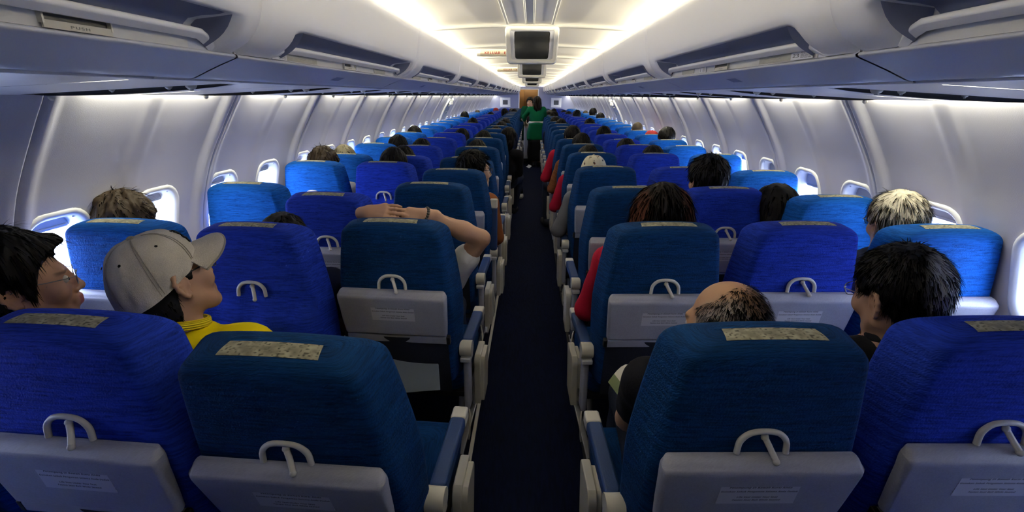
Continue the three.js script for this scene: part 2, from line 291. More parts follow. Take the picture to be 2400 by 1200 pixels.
function binBody(side) {       // underside and hidden back of the bin, from the shelf lip outward
  const pr = [[0.672, 1.7305], [0.656, 1.7275], [0.652, 1.7255], [0.652, 1.704], [0.648, 1.7035], [0.645, 1.7005], [0.6455, 1.697], [0.65, 1.6945], [0.68, 1.683], [0.71, 1.671], [0.735, 1.66], [0.75, 1.6535], [0.77, 1.65], [0.9, 1.648], [1.2, 1.66], [1.3, 1.75], [1.1, 1.88], [0.7, 1.9]];
  const e0 = 0.004;
  return grid(2, pr.length - 1, (a, b, i, j) => [side * pr[j][0], pr[j][1], -(e0 + a * (BL - 2 * e0))], (a, b, q) => [-q[2], b], null, side < 0);
}
function pocketLining(side) {   // dark lining of the hand pocket, just inside its surface
  const pr = [[0.58, 1.7698], [0.6, 1.7685], [0.632, 1.7655], [0.659, 1.7605], [0.6705, 1.751], [0.6742, 1.742], [0.674, 1.733]];
  const ends = [PZ0 + 0.032, PZ1 - 0.032].map((z, e) => { const A = faceP.slice(9, 17), n = A.length; const g = grid(n - 1, 4, (a, b, i) => { const o = A[i], q = [0.662, lerp(1.758, 1.73, a)]; return [side * lerp(o[0] + 0.003, q[0], b), lerp(o[1], q[1], b), -z]; }, null, null, (side > 0) === (e > 0)); return g; });
  return merge([...ends, grid(52, pr.length - 1, (a, b, i, j) => { const t = j / (pr.length - 1), cut = 0.026 - 0.02 * Math.pow(1 - t, 6) * -1, z = lerp(PZ0 + cut, PZ1 - cut, i / 52); return [side * pr[j][0], pr[j][1], -z]; }, (a, b, q) => [-q[2], b * 0.1], null, side < 0)]);
}
// handle bar inside the pocket, its ends bending down to the shelf
function binBar(side) {
  const pts = []; for (const [z, y, x] of [[PZ0 - 0.01, 1.706, 0.653], [PZ0 + 0.01, 1.716, 0.644], [PZ0 + 0.05, 1.727, 0.633], [PZ0 + 0.11, 1.7305, 0.629], [BL / 2, 1.731, 0.628], [PZ1 - 0.11, 1.7305, 0.629], [PZ1 - 0.05, 1.727, 0.633], [PZ1 - 0.01, 1.716, 0.644], [PZ1 + 0.01, 1.706, 0.653]]) pts.push(V3(side * x, y, -z));
  const cv = new THREE.CatmullRomCurve3(pts, false, 'catmullrom', 0.4), rings = [];
  for (let i = 0; i <= 48; i++) { const p = cv.getPointAt(i / 48); rings.push(rrect(0.0115, 0.005, 0.004, 3, (a, b) => [p.x + a * 0.75 + side * b * 0.2, p.y + b - side * a * 0.5, p.z])); }
  return loft(rings);
}
const latchT = canvasTex(256, 64, (x, w, h) => { x.fillStyle = '#b9b6ab'; x.fillRect(0, 0, w, h); centred(x, 'PUSH', w / 2, h * 0.55, 'bold 30px sans-serif', '#4a4844'); });
const seatT = (n, flip) => canvasTex(256, 128, (x, w, h) => {
  x.fillStyle = '#c9cbd2'; x.fillRect(0, 0, w, h); x.fillStyle = '#2b2c33';
  if (n) centred(x, n, 58, 66, 'bold 74px sans-serif', '#2b2c33'); else x.fillRect(30, 24, 20, 80);
  x.strokeStyle = '#3a3c46'; x.lineWidth = 4; for (let i = 0; i < 3; i++) for (let j = 0; j < 2; j++) { x.strokeRect(118 + i * 42, 20 + j * 48, 32, 38); x.beginPath(); x.arc(134 + i * 42, 33 + j * 48, 7, 0, 7); x.stroke(); x.beginPath(); x.moveTo(126 + i * 42, 52 + j * 48); x.lineTo(142 + i * 42, 52 + j * 48); x.stroke(); }
});
const wornT = canvasTex(256, 64, (x, w, h) => { x.fillStyle = '#9a9890'; x.fillRect(0, 0, w, h); let s = 5; for (let i = 0; i < 160; i++) { s = (s * 16807) % 2147483647; const a = (s % 256), b = ((s >> 8) % 64); x.fillStyle = ['#8a887f', '#a6a49c', '#7d7b73'][i % 3]; x.globalAlpha = 0.35; x.fillRect(a, b, 14, 3); } x.globalAlpha = 1; x.strokeStyle = '#6b6a63'; x.lineWidth = 2; x.beginPath(); x.moveTo(90, 34); for (let i = 0; i < 8; i++) x.lineTo(96 + i * 9, 30 + (i % 3) * 5); x.stroke(); });
const plate = (t) => std(0xffffff, 0.5, { map: t });
M.latchPlate = plate(latchT); M.row22 = plate(seatT('')); M.row23 = plate(seatT('23')); M.worn = plate(wornT); M.strip = std([0.5, 0.5, 0.5], 0.5);
const smallBox = (w, h, d) => { const g = new THREE.BoxGeometry(w, h, d); return g; };
for (const side of [-1, 1]) {
  PZ0 = side < 0 ? 0.165 : 0.12; PZ1 = BL - (side < 0 ? 0.085 : 0.12);
  const sn = side < 0 ? 'left' : 'right', fg = binFace(side), bg = binBody(side), hg = binBar(side), lg = pocketLining(side);
  let proto;
  for (let k = -1; k < 13; k++) {
    const z = BS[side] + k * BL, n = k + 1;
    const label = n === 0 ? 'overhead bin cut off by the photo\'s top ' + sn + ' corner' : n < 7 ? ordw[n] + ' overhead bin from the camera on the ' + sn + ', white with dark pocket' : 'small far overhead bin on the ' + sn + ' side, ' + ordw[12 - k] + ' from the front bulkhead';
    let b;
    if (!proto) {
      b = proto = thing('overhead_bin', label, 'overhead bin', [0, 0, -z]);
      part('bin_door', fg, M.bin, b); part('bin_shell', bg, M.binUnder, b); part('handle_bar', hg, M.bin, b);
      part('pocket_lining', lg, M.recess, b);
      part('shelf_strip', at(smallBox(0.004, 0.021, PZ1 - PZ0 - 0.06), side * 0.6515, 1.7145, -BL / 2), M.strip, b);
      const sp = (name, w, h, zz, m, y = 1.7145) => part(name, at(smallBox(w, h, 0.003), 0, 0, 0, 0, -side * Math.PI / 2, 0), m, b, [side * 0.6488, y, -zz]);
      sp('worn_label', 0.2, 0.016, 0.34, M.worn); sp('worn_label_001', 0.16, 0.016, 1.1, M.worn);
      part('speaker_grille', grid(6, 1, (a, c) => [side * lerp(0.688, 0.716, c), lerp(1.6797, 1.6688, c) - 0.0012, -(BL / 2 - 0.04 + 0.08 * a)], null, null, side > 0), M.recess, b);
      const lt = part('bin_latch', merge([at(smallBox(0.012, 0.003, 0.118), side * 0.648, 1.7245, 0), at(smallBox(0.012, 0.014, 0.003), side * 0.648, 1.7165, 0.0575), at(smallBox(0.012, 0.014, 0.003), side * 0.648, 1.7165, -0.0575)]), M.cream, b, [0, 0, -0.72]);
      part('latch_plate', at(smallBox(0.116, 0.0105, 0.003), 0, 0, 0, 0, -side * Math.PI / 2, 0), M.latchPlate, lt, [side * 0.6445, 1.709, 0]);
      part('latch_slot', smallBox(0.004, 0.012, 0.108), M.black, lt, [side * 0.649, 1.7185, 0]);
    } else b = copyOf(proto, 'overhead_bin', label, 'overhead bin', [0, 0, -z]);
    const taper = Math.max(0, z - 12) * 0.016; b.position.x = -side * taper;
  }
  { const q = (n) => proto.children.find((c) => c.name === n); q('bin_latch').position.z = -1.085; q('worn_label_001').position.z = -0.62; }
  // seat row placards on the shelf edges of the second bins: each its own sticker
  for (const [zz, w, m, lab] of side < 0 ? [[1.36, 0.08, M.row22, 'white seat-row sticker with seat symbols at the rear of the second left bin'], [1.93, 0.07, M.row22, 'white seat-row sticker right of the latch on the second left bin']] : [[1.26, 0.1, M.row23, 'white sticker reading 23 with seat symbols at the rear of the second right bin'], [1.96, 0.07, M.row22, 'white seat-row sticker left of the latch on the second right bin']]) {
    const s = thing('row_placard', lab, 'sticker', [side * 0.6465, 1.7145, -zz]); part('plate', at(smallBox(w, 0.019, 0.002), 0, 0, 0, 0, -side * Math.PI / 2, 0), m, s);
  }
  // cove lamps on top of the bins
  for (let k = 0; k < 5; k++) {
    const z0 = -0.4 + k * 4.15, L0 = 4.05, zz = -(z0 + L0 / 2);
    const lamp = thing('cove_lamp', 'warm cove lamp above the ' + sn + ' bins, ' + ordw[k] + ' stretch from the rear', 'lamp', [side * 0.745, 1.938, zz], 0, 'cove lamps above the ' + sn + ' bins');
    part('tube', new THREE.CylinderGeometry(0.008, 0.008, L0, 8).rotateX(Math.PI / 2), M.glowWarm, lamp);
    part('lamp_tray', rbox(0.05, 0.006, L0, 0.002), M.grey, lamp, [0, -0.011, 0]);
    const L = new THREE.RectAreaLight(WARM, COVE, L0, 0.018); L.position.set(side * 0.73, 1.9415, zz); L.lookAt(side * 0.4, 1.985, zz); L.name = 'cove_light'; scene.add(L);
  }
  // passenger service panels between the bins and the wall: a crosswise slot with air vents in each
  const PS = 0.73, nu = 30, zs = [0.003, 0.1, 0.33, 0.338, 0.342, 0.384, 0.388, 0.4, 0.6, PS - 0.003];
  const base = (x) => (x < 0.76 ? 1.651 - 0.3 * (x - 0.752) : lerp(1.6486, 1.6125, (x - 0.76) / 0.66));
  const pgeo = grid(nu, zs.length - 1, (a, b, i, j) => { const x = i === 0 ? 0.752 : i === nu ? 1.43 : lerp(0.752, 1.426, (i - 0.5) / (nu - 1)), rec = zs[j] > 0.34 && zs[j] < 0.386 && x > 0.84 && x < 1.4 ? 0.016 : 0; const saw = x > 0.82 && x < 1.42 ? -0.011 * Math.pow(Math.sin(Math.PI * (x - 0.82) / 0.6), 0.6) * (zs[j] > 0.385 ? (PS - zs[j]) / (PS - 0.385) : 0) : 0; return [side * x, (i === 0 ? 1.67 : i === nu ? 1.64 : base(x)) + rec + saw, -zs[j]]; }, (a, b, q) => [-q[2], q[0]], null, side > 0);
  const slot = grid(24, 3, (a, b, i, j) => { const x = lerp(0.83, 1.41, a), e = Math.pow(Math.sin(Math.PI * a), 0.6); return [side * x, base(x) + [0.0125, 0.0125, 0.0125, -0.011][j] * e - (j === 3 ? 0.0004 : 0), -[0.343, 0.36, 0.3835, 0.3835][j]]; }, null, null, side > 0);
  let pp;
  for (let n = 0; n < 27; n++) {
    const z = -0.415 + n * PS, far = n >= 9;
    const label = far ? 'small service panel under the ' + sn + ' bins, ' + ordw[26 - n] + ' from the front bulkhead' : 'passenger service panel under the ' + sn + ' bins, ' + ordw[n] + ' from the camera';
    let p;
    if (!pp) {
      p = pp = thing('passenger_service_unit', label, 'ceiling panel', [0, 0, -z]);
      part('panel', pgeo, M.psu, p); part('slot_lining', slot, M.dark, p);
      for (const [x, r] of [[0.93, 0.015], [0.995, 0.01], [1.16, 0.008]]) { const v = part('air_vent', ball(r, 12, 8).scale(1, 0.8, 1), M.cream, p, [side * x, base(x) + 0.002, -0.363]); part('vent_core', new THREE.CylinderGeometry(r * 0.4, r * 0.3, 0.006, 8), M.grey, v, [0, -r * 0.75, 0]); }
      part('panel_latch', merge([at(ball(0.01, 10, 6), 0, 0, 0), at(new THREE.CylinderGeometry(0.006, 0.006, 0.014, 8), 0, 0.007, 0)]), M.cream, p, [side * 1.415, 1.606, -0.44]);
    } else p = copyOf(pp, 'passenger_service_unit', label, 'ceiling panel', [0, 0, -z]);
  }
}
// ---------- ceiling monitors ----------
{
  const K = 5, rr = (w, h, r, z) => rrect(w, h, r, K, (a, b) => [a * (1 + 0.045 * b / h), b, z]);
  const cab = loft([rr(0.125, 0.075, 0.02, -0.16), rr(0.14, 0.092, 0.022, -0.1), rr(0.146, 0.1, 0.024, -0.01), rr(0.144, 0.098, 0.024, 0.004), rr(0.139, 0.093, 0.02, 0.01), rr(0.121, 0.077, 0.012, 0.008), rr(0.119, 0.075, 0.01, -0.008)], { capB: false });
  const scr = grid(10, 8, (a, b) => [lerp(-0.095, 0.095, a), lerp(-0.073, 0.073, b), 0.001 - 0.012 * ((2 * a - 1) ** 2 + (2 * b - 1) ** 2) / 2], null, null, true);
  const names = ['largest nearest ceiling monitor hanging under the first ceiling rib', 'second ceiling monitor, half hidden below the nearest one', 'third ceiling monitor, low and small behind the second', 'farthest small ceiling monitor above the front door'];
  let proto;
  for (let k = 0; k < 4; k++) {
    const z = 2.97 + k * 2.28 + (k === 3 ? 0.6 : 0);
    const pos = [0.012, 1.888, -z];
    if (!proto) {
      const t = proto = thing('ceiling_monitor', names[k], 'monitor', pos);
      part('cabinet', cab, M.tv, t);
      const bz = part('bezel', loft([rr(0.1195, 0.0755, 0.01, -0.006), rr(0.0985, 0.0725, 0.01, -0.0075), rr(0.096, 0.07, 0.01, -0.02)], { capA: false, capB: false }), M.grey, t);
      part('screen', scr, M.screen, t, [0, 0, -0.008]);
      part('mount', merge([at(rbox(0.2, 0.02, 0.1, 0.005), 0, 0.105, -0.08), at(rbox(0.06, 0.05, 0.04, 0.005), -0.07, 0.11, -0.07), at(rbox(0.06, 0.05, 0.04, 0.005), 0.07, 0.11, -0.07)]), M.cream, t);
    } else copyOf(proto, 'ceiling_monitor', names[k], 'monitor', pos);
  }
}
M.screenGrey = std([0.07, 0.075, 0.09], 0.4);
// exit signs and bulkhead screens
{
  const s1 = thing('exit_sign', 'cream sign with red letters KELUAR EXIT left of the nearest monitor', 'sign', [-0.27, 1.95, -4.3]);
  const t1 = canvasTex(512, 96, (x, w, h) => { x.fillStyle = '#c4b9a0'; x.fillRect(0, 0, w, h); centred(x, 'KELUAR   EXIT', w * 0.5, h * 0.52, 'bold 60px sans-serif', '#8a0f0a'); });
  part('sign_box', rbox(0.34, 0.055, 0.03, 0.006), M.ceiling, s1, [0, 0, -0.016]); part('sign_face', new THREE.BoxGeometry(0.3, 0.045, 0.002), plate(t1), s1, [0.01, -0.001, 0.0005]);
  const s2 = thing('exit_sign', 'small cream sign with arrows and letters KELUAR / EXIT left of the second monitor', 'sign', [-0.26, 1.945, -6.9]);
  const t2 = canvasTex(512, 64, (x, w, h) => { x.fillStyle = '#c4b9a0'; x.fillRect(0, 0, w, h); centred(x, '\u2190 KELUAR / EXIT \u2192', w * 0.5, h * 0.52, 'bold 44px sans-serif', '#5e0f0b'); });
  part('sign_box', rbox(0.38, 0.06, 0.03, 0.006), M.ceiling, s2, [0, 0, -0.016]); part('sign_face', new THREE.BoxGeometry(0.36, 0.045, 0.002), plate(t2), s2, [0, -0.001, 0.0005]);
  for (const [x, sn] of [[-1.03, 'left'], [0.97, 'right']]) {
    const f = thing('wall_screen', 'white framed square screen on the front bulkhead ' + sn + ' of the door', 'screen', [x, 1.36, -ZF + 0.035]);
    part('frame', loft([0.2, 0.2, 0.19, 0.1, 0.095].map((w, i) => rrect(w, w * 0.9, 0.01, 2, (a, b) => [a, b, [-0.005, 0.02, 0.028, 0.028, 0.012][i]])), { capB: false }), M.bin, f); part('screen', rbox(0.2, 0.18, 0.01, 0.003), M.screenGrey, f, [0, 0, 0.012]);
  }
}

// ---------- passenger seats ----------
const TOP = 1.176, KR = 0.18, DB = 0.066;                       // height of a backrest, recline of its lower half, half its depth
const backZ = (y) => -0.026 - Math.min(TOP - y, 0.3) * 0.06 - Math.max(0, TOP - 0.3 - y) * KR;                   // middle of the backrest at height y (seat frame: strip at z 0, facing -z)
const topY = (t) => 1.105 + (TOP - 1.105) * Math.pow(Math.max(0, 1 - Math.pow(Math.abs(t), 3.4)), 1 / 3.4);   // height of the crown at the share t of its half depth
function backrest() {
  const w0 = (y) => (y < 0.86 ? lerp(0.222, 0.241, sst(0.45, 0.86, y)) : lerp(0.241, 0.204, Math.pow(clamp((y - 0.86) / 0.26), 1.25)));
  const rows = [];
  for (const y of [0.44, 0.47, 0.55, 0.65, 0.75, 0.8, 0.86, 0.9, 0.95, 1.0, 1.04, 1.08, 1.105]) rows.push([y, w0(y), DB, backZ(y), 0.022]);
  for (let i = 1; i <= 12; i++) { const a = R(i * 7.5), c = 1 - Math.cos(a), e = Math.max(0, Math.cos(a)) ** 0.6, y = topY(e); rows.push([y, w0(Math.min(y, 1.12)) - 0.085 * (1 - Math.max(0, Math.cos(a))), Math.max(0.002, DB * e), backZ(y), 0.022]); }
  rows[0][1] -= 0.03; rows[0][2] -= 0.03;
  return loft(rows.map(([y, w, d, z, r]) => {
    const o = [], q = Math.min(r, d * 0.9), F = 8;
    const put = (a, b) => { const crown = sst(1.06, TOP, y), t = a / 0.24; o.push([a * (1 - 0.13 * clamp(0.5 - b / (2 * DB)) + 0.035), y - 0.016 * crown * t * t, z - b + (b < 0 ? 0.006 * (1 - t * t) * sst(0.5, 0.8, y) : 0)]); };
    const C = [[1, 1, 0], [-1, 1, 90], [-1, -1, 180], [1, -1, 270]];
    C.forEach(([sx, sy, a0], k) => {
      for (let i = 0; i <= 3; i++) { const a = R(a0 + 30 * i); put(sx * (w - q) + q * Math.cos(a), sy * (d - q) + q * Math.sin(a)); }
      const n = k % 2 ? 2 : F, [nx, ny] = C[(k + 1) % 4], e = R(a0 + 90), x0 = sx * (w - q) + q * Math.cos(e), y0 = sy * (d - q) + q * Math.sin(e), x1 = nx * (w - q) + q * Math.cos(e), y1 = ny * (d - q) + q * Math.sin(e);
      for (let i = 1; i < n; i++) put(lerp(x0, x1, i / n), lerp(y0, y1, i / n));
    });
    return o;
  }));
}
const rearZ = (y) => backZ(y) + DB + 0.004;
const tilt = Math.atan(KR);
const placardT = canvasTex(512, 208, (x, w, h) => {
  x.fillStyle = '#c4c5cc'; x.fillRect(0, 0, w, h); const c = '#30323c';
  centred(x, 'Pelampung Di Bawah Kursi Anda', w / 2, 40, 'bold italic 26px sans-serif', c); centred(x, 'Gunakan Sabuk Pengaman Selama Anda Duduk', w / 2, 82, 'bold italic 22px sans-serif', c);
  centred(x, 'Life Vest Under Your Seat', w / 2, 140, 'bold italic 22px sans-serif', c); centred(x, 'Fasten Seat Belt While Seated', w / 2, 170, 'bold italic 22px sans-serif', c);
});
M.placard = plate(placardT);
const stripT = (s) => { const a = noise2(128, 32, 16, 1, 0.25, s), b = noise2(128, 32, 40, 1, 0.3, s + 7); return tex(128, 32, (i) => { const v = 0.56 + 0.22 * (a[i] - 0.5) - 0.3 * sst(0.6, 0.9, b[i]) * (a[i] > 0.5 ? 1 : 0.3); return [v * 1.02, v, v * 0.86]; }, true); };
M.strips = [1, 2, 3].map((s) => std(0xffffff, 0.85, { map: stripT(s) }));
const backG = backrest();
const trayG = (() => {   // thick slab with a rolled top edge
  const rings = [[0.0, 0.2, 0.012, 0.01], [0.006, 0.203, 0.015, 0.01], [0.06, 0.207, 0.016, 0.01], [0.13, 0.21, 0.018, 0.01], [0.16, 0.211, 0.02, 0.009]];
  for (let i = 1; i <= 7; i++) { const a = R(i * 12.5); rings.push([0.16 + 0.034 * Math.sin(a), 0.211 - 0.012 * (1 - Math.cos(a)) * (i / 7), 0.004 + 0.016 * Math.cos(a), 0.009 - 0.016 * (1 - Math.cos(a))]); }
  return loft(rings.map(([y, w, d, z], k) => rrect(w, d, Math.min(0.012, d * 0.95), 3, (a, b) => [a, y - (k > 6 ? 0.014 * Math.pow(Math.abs(a) / 0.22, 10) : 0), z - b])));
})();
const stripG = grid(8, 6, (a, b) => { const x = lerp(-0.1, 0.1, a), t = lerp(0.6, -0.02, b), q = x / 0.24, y = topY(t); return [x * (1.02 - 0.06 * b), y - 0.016 * sst(1.06, TOP, y) * q * q + 0.0022, backZ(y) + t * DB]; }, (a, b) => [a, b], null, true);
const latchG = merge([tube([[-0.052, 0, 0], [-0.048, 0.03, 0.004], [-0.03, 0.048, 0.006], [0, 0.053, 0.007], [0.03, 0.048, 0.006], [0.048, 0.03, 0.004], [0.052, 0, 0]], 0.0065, 28, 8)]);
const tongueG = merge([tube([[0.004, 0.036, 0.004], [0.012, 0.018, 0.01], [0.022, -0.006, 0.02]], 0.0065, 8, 8), at(ball(0.0085, 8, 6), 0.003, 0.038, 0.003), at(ball(0.0078, 8, 6), 0.022, -0.007, 0.021)]);
const cushG = loft([[0.33, 0.2, 0.2], [0.35, 0.222, 0.225], [0.42, 0.228, 0.232], [0.455, 0.222, 0.225], [0.468, 0.2, 0.2]].map(([y, w, d]) => rrect(w, d, 0.05, 4, (a, b) => [a, y, -0.4 - b])));
const pocketG = (() => grid(8, 6, (a, b) => { const x = lerp(-0.2, 0.2, a), y = lerp(0.43, 0.71, b); return [x, y, rearZ(y) + 0.012 + 0.02 * Math.sin(Math.PI * a) * (0.4 + 0.6 * b)]; }, (a, b) => [a * 0.4, b * 0.25], null, true))();
function drapeGeo() {  // loose cover hanging over the tray in folds
  const fold = (a, b) => 0.034 * Math.sin(a * 21 + 1.2 * Math.sin(b * 3)) * (1 - b) + 0.018 * Math.sin(a * 9 + 2) * (1 - b);
  return grid(60, 14, (a, b) => { const x = lerp(-0.236, 0.236, a), y = lerp(0.55, 0.925, b); const e = Math.pow(Math.abs(2 * a - 1), 10); return [x + 0.01 * (1 - b) * Math.sin(a * 7), y - 0.01 * Math.sin(a * 5) * (1 - b), rearZ(y) + lerp(0.05, 0.004, sst(0.7, 1, b)) * (1 - e) + fold(a, b) * (1 - e) * 0.9]; }, (a, b, q) => [q[0], q[1]], null, true);
}
const armPadG = loft([[0, 0.019, 0.016], [0.01, 0.0235, 0.021], [0.285, 0.0245, 0.022], [0.29, 0.023, 0.02]].map(([z, w, h]) => rrect(w, h, 0.01, 3, (a, b) => [a, b + 0.61, -z])));
const capF = rbox(0.05, 0.044, 0.062, 0.008), capR = (() => { const g = new THREE.CylinderGeometry(0.034, 0.034, 0.05, 18).rotateZ(Math.PI / 2); return g; })();
const plateG = (() => { const s = new THREE.Shape(); s.moveTo(0, 0); s.lineTo(0.13, 0.02); s.lineTo(0.17, 0.22); s.quadraticCurveTo(0.172, 0.245, 0.15, 0.246); s.lineTo(0.03, 0.24); s.quadraticCurveTo(0.01, 0.23, 0.006, 0.2); s.closePath(); const mk = (d) => { const g = new THREE.ExtrudeGeometry(s, { depth: d, bevelEnabled: true, bevelSize: 0.004, bevelThickness: 0.004, bevelSegments: 2 }); return g; }; const g = mk(0.022), g2 = mk(0.016); g2.scale(0.84, 0.9, 1); g2.translate(0.012, 0.012, 0.024); return merge([g, g2]).rotateY(Math.PI / 2); })();
const legG = merge([tube([[0, 0.32, -0.24], [0, 0.2, -0.2], [0, 0.06, -0.1], [0, 0.01, -0.06]], 0.013, 16, 8), tube([[0, 0.32, -0.52], [0, 0.18, -0.53], [0, 0.01, -0.56]], 0.013, 12, 8), at(rbox(0.03, 0.014, 0.56, 0.004), 0, 0.012, -0.33)]);
function makeSeat(kind, side, loose) {
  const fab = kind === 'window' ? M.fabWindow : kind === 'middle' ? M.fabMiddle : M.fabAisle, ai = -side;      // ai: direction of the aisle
  const o = new THREE.Group();
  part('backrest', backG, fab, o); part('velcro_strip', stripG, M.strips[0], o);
  const lz = rearZ(0.918) + 0.01;
  const la = part('tray_latch', latchG, M.cream, o, [0, 0.918, lz]); la.rotation.x = -tilt; part('latch_tongue', tongueG, M.cream, la);
  if (loose) part('loose_cover', loose, fab, o);
  else {
    const t = part('tray_table', trayG, M.tray, o, [0, 0.728, rearZ(0.728) + 0.012]); t.rotation.x = tilt;
    part('placard', new THREE.BoxGeometry(0.168, 0.068, 0.0015), M.placard, t, [0.002, 0.105, 0.0272]);
    const hg = part('tray_hinge', rbox(0.405, 0.034, 0.02, 0.004), M.tray, o, [0, 0.703, rearZ(0.703) + 0.02]); hg.rotation.x = tilt;
    for (const s of [-1, 1]) part('hinge_end', rbox(0.016, 0.036, 0.022, 0.004), M.black, hg, [s * 0.205, 0, 0]);
  }
  part('seat_pocket', pocketG, M.pocket, o);
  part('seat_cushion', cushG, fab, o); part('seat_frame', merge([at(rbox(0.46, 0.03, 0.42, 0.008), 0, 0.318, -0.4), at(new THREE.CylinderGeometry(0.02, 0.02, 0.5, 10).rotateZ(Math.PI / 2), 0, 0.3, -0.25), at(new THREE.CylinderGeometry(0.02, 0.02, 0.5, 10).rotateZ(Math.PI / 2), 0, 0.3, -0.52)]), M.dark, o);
  const arm = (x, full) => {
    const a = new THREE.Group(); a.name = 'armrest'; a.position.set(x, 0, -0.135); o.add(a);
    part('arm_pad', armPadG, M.armBlue, a); part('front_cap', capF, M.cream, a, [0, 0.609, -0.321]); part('rear_cap', capR, M.cream, a, [0, 0.598, 0.018]);
    if (full) { part('side_plate', plateG, M.cream, a, [ai * 0.012 - 0.011, 0.2, -0.17]); part('arm_bracket', at(rbox(0.046, 0.022, 0.07, 0.006), 0, 0.556, 0.02), M.grey, a); part('arm_post', at(rbox(0.026, 0.25, 0.07, 0.01), 0, 0.425, 0.0), M.tray, a); }
    return a;
  };
  let main;
  if (kind === 'aisle') { main = arm(ai * 0.25, true); arm(-ai * 0.255, false); part('leg', legG, M.metal, o, [ai * 0.2, 0, 0]); part('foot_hoop', tube([[ai * 0.23, 0.24, -0.24], [ai * 0.25, 0.21, -0.16], [ai * 0.25, 0.14, -0.14], [ai * 0.24, 0.09, -0.17]], 0.004, 14, 6), M.cream, o); }
  else if (kind === 'middle') part('leg', legG, M.metal, o, [-ai * 0.2, 0, 0]);
  else arm(-ai * 0.235, false);
  o.userData.arm = 0;
  return { o, main };
}
const seatAt = {
  'L1a': [-0.472, 0.925], 'L1m': [-0.95, 0.876], 'L1w': [-1.46, 0.9], 'R1a': [0.508, 0.925], 'R1m': [1.03, 0.95], 'L2a': [-0.497, 1.75], 'L2m': [-0.986, 1.656], 'L2w': [-1.49, 1.678], 'R2a': [0.525, 1.76], 'R2m': [1.047, 1.806], 'R2w': [1.548, 1.789],
  'L3a': [-0.517, 2.576], 'L3m': [-0.975, 2.36], 'L3w': [-1.487, 2.5], 'R3a': [0.54, 2.53], 'R3m': [1.04, 2.555], 'R3w': [1.49, 2.363], 'L4a': [-0.48, 3.102], 'L4m': [-1.01, 3.409], 'L4w': [-1.515, 3.408], 'R4a': [0.53, 3.308], 'R4m': [1.04, 3.312], 'R4w': [1.53, 3.2],
  'L5a': [-0.478, 3.733], 'L5m': [-0.97, 3.8], 'L5w': [-1.456, 3.865], 'R5a': [0.535, 4.155], 'R5m': [1.05, 4.144], 'R5w': [1.55, 4.131], 'L6a': [-0.483, 4.545], 'L6m': [-1.03, 4.605], 'L6w': [-1.495, 4.768], 'R6a': [0.53, 4.906], 'R6m': [1.06, 4.879], 'R6w': [1.5, 4.839],
};
const seatNote = { L2m: 'pleated loose cover', L4m: 'bare white latch', L1w: 'behind the talking woman', L1m: 'behind the capped man', R1a: 'behind the balding head', R1m: 'behind silver-flecked hair', L2a: 'clasped hands above it', R2w: 'behind the grey-haired head', R2a: 'behind brown hair', L4a: 'armrest folded up', R4a: 'behind the spotted cap' };
const ROWS = 24, seats = {}, protos = {};
const drapeG = drapeGeo();
for (let n = 0; n <= ROWS; n++) for (const side of [-1, 1]) for (const kind of ['aisle', 'middle', 'window']) {
  const key = (side < 0 ? 'L' : 'R') + n + kind[0];
  
  const loose = key === 'L2m' || key === 'L4m', pk = kind + side + loose;
  const P = protos[pk] ??= makeSeat(kind, side, loose && drapeG);
  let [x, z] = seatAt[key] ?? [side * { aisle: 0.505, middle: 1.02, window: 1.52 }[kind], 0.894 + 0.767 * (n - 1) + 0.07 * (rnd() - 0.5)];
  if (n > 20) x *= 1 - 0.03 * (n - 20) / 4;
  const sn = side < 0 ? 'left' : 'right';
  const label = 'blue ' + kind + ' seat ' + (kind === 'aisle' ? sn + ' of the aisle' : 'in the ' + sn + ' block') + ', ' + (n < 1 ? 'row below the photo\'s lower edge' : n <= 12 ? ordw[n - 1] + ' row from the camera' : ordw[ROWS - n] + ' row from the bulkhead') + (seatNote[key] ? ', ' + seatNote[key] : '');
  const turn = side * (n < 3 ? 0.05 : n < 5 ? 0.03 : 0.01) + 0.02 * (rnd() - 0.5);
  const s = P.used ? P.o.clone() : P.o; P.used = true;
  s.name = numbered('passenger_chair'); s.position.set(x, 0, -z); s.rotation.y = turn; scene.add(s); tag(s, label, 'seat');
  const st = s.children.find((c) => c.name === 'velcro_strip'); st.material = M.strips[Math.floor(rnd() * 3)];
  seats[key] = s;
}
{ const a = seats.L4a.children.find((c) => c.name === 'armrest'), pad = ['arm_pad', 'front_cap', 'rear_cap'].map((n) => a.children.find((q) => q.name === n)); for (const m of pad) { const p0 = m.position.clone().sub(V3(0, 0.6, 0.01)); p0.applyAxisAngle(V3(1, 0, 0), R(86)); m.position.copy(p0.add(V3(0, 0.6, 0.01))); m.rotation.x = R(86); } }   // this armrest is folded up
// a reclined backrest: its pieces turn together about the seat's hinge
function recline(s, deg) { for (const m of s.children) if (/backrest|velcro|tray|seat_pocket|loose/.test(m.name)) { const p = m.position.clone().sub(V3(0, 0.45, -0.12)).applyAxisAngle(V3(1, 0, 0), R(deg)); m.position.copy(p.add(V3(0, 0.45, -0.12))); m.rotation.x += R(deg); } }
recline(seats.L1a, 8.5); recline(seats.R1a, 2.2); recline(seats.L3m, 5);
// the tray folded down in front of the man with clasped hands
{ const s = seats.L3a, t = s.children.find((c) => c.name === 'tray_table'); t.rotation.x = R(89); t.position.set(0, 0.775, 0.12); }

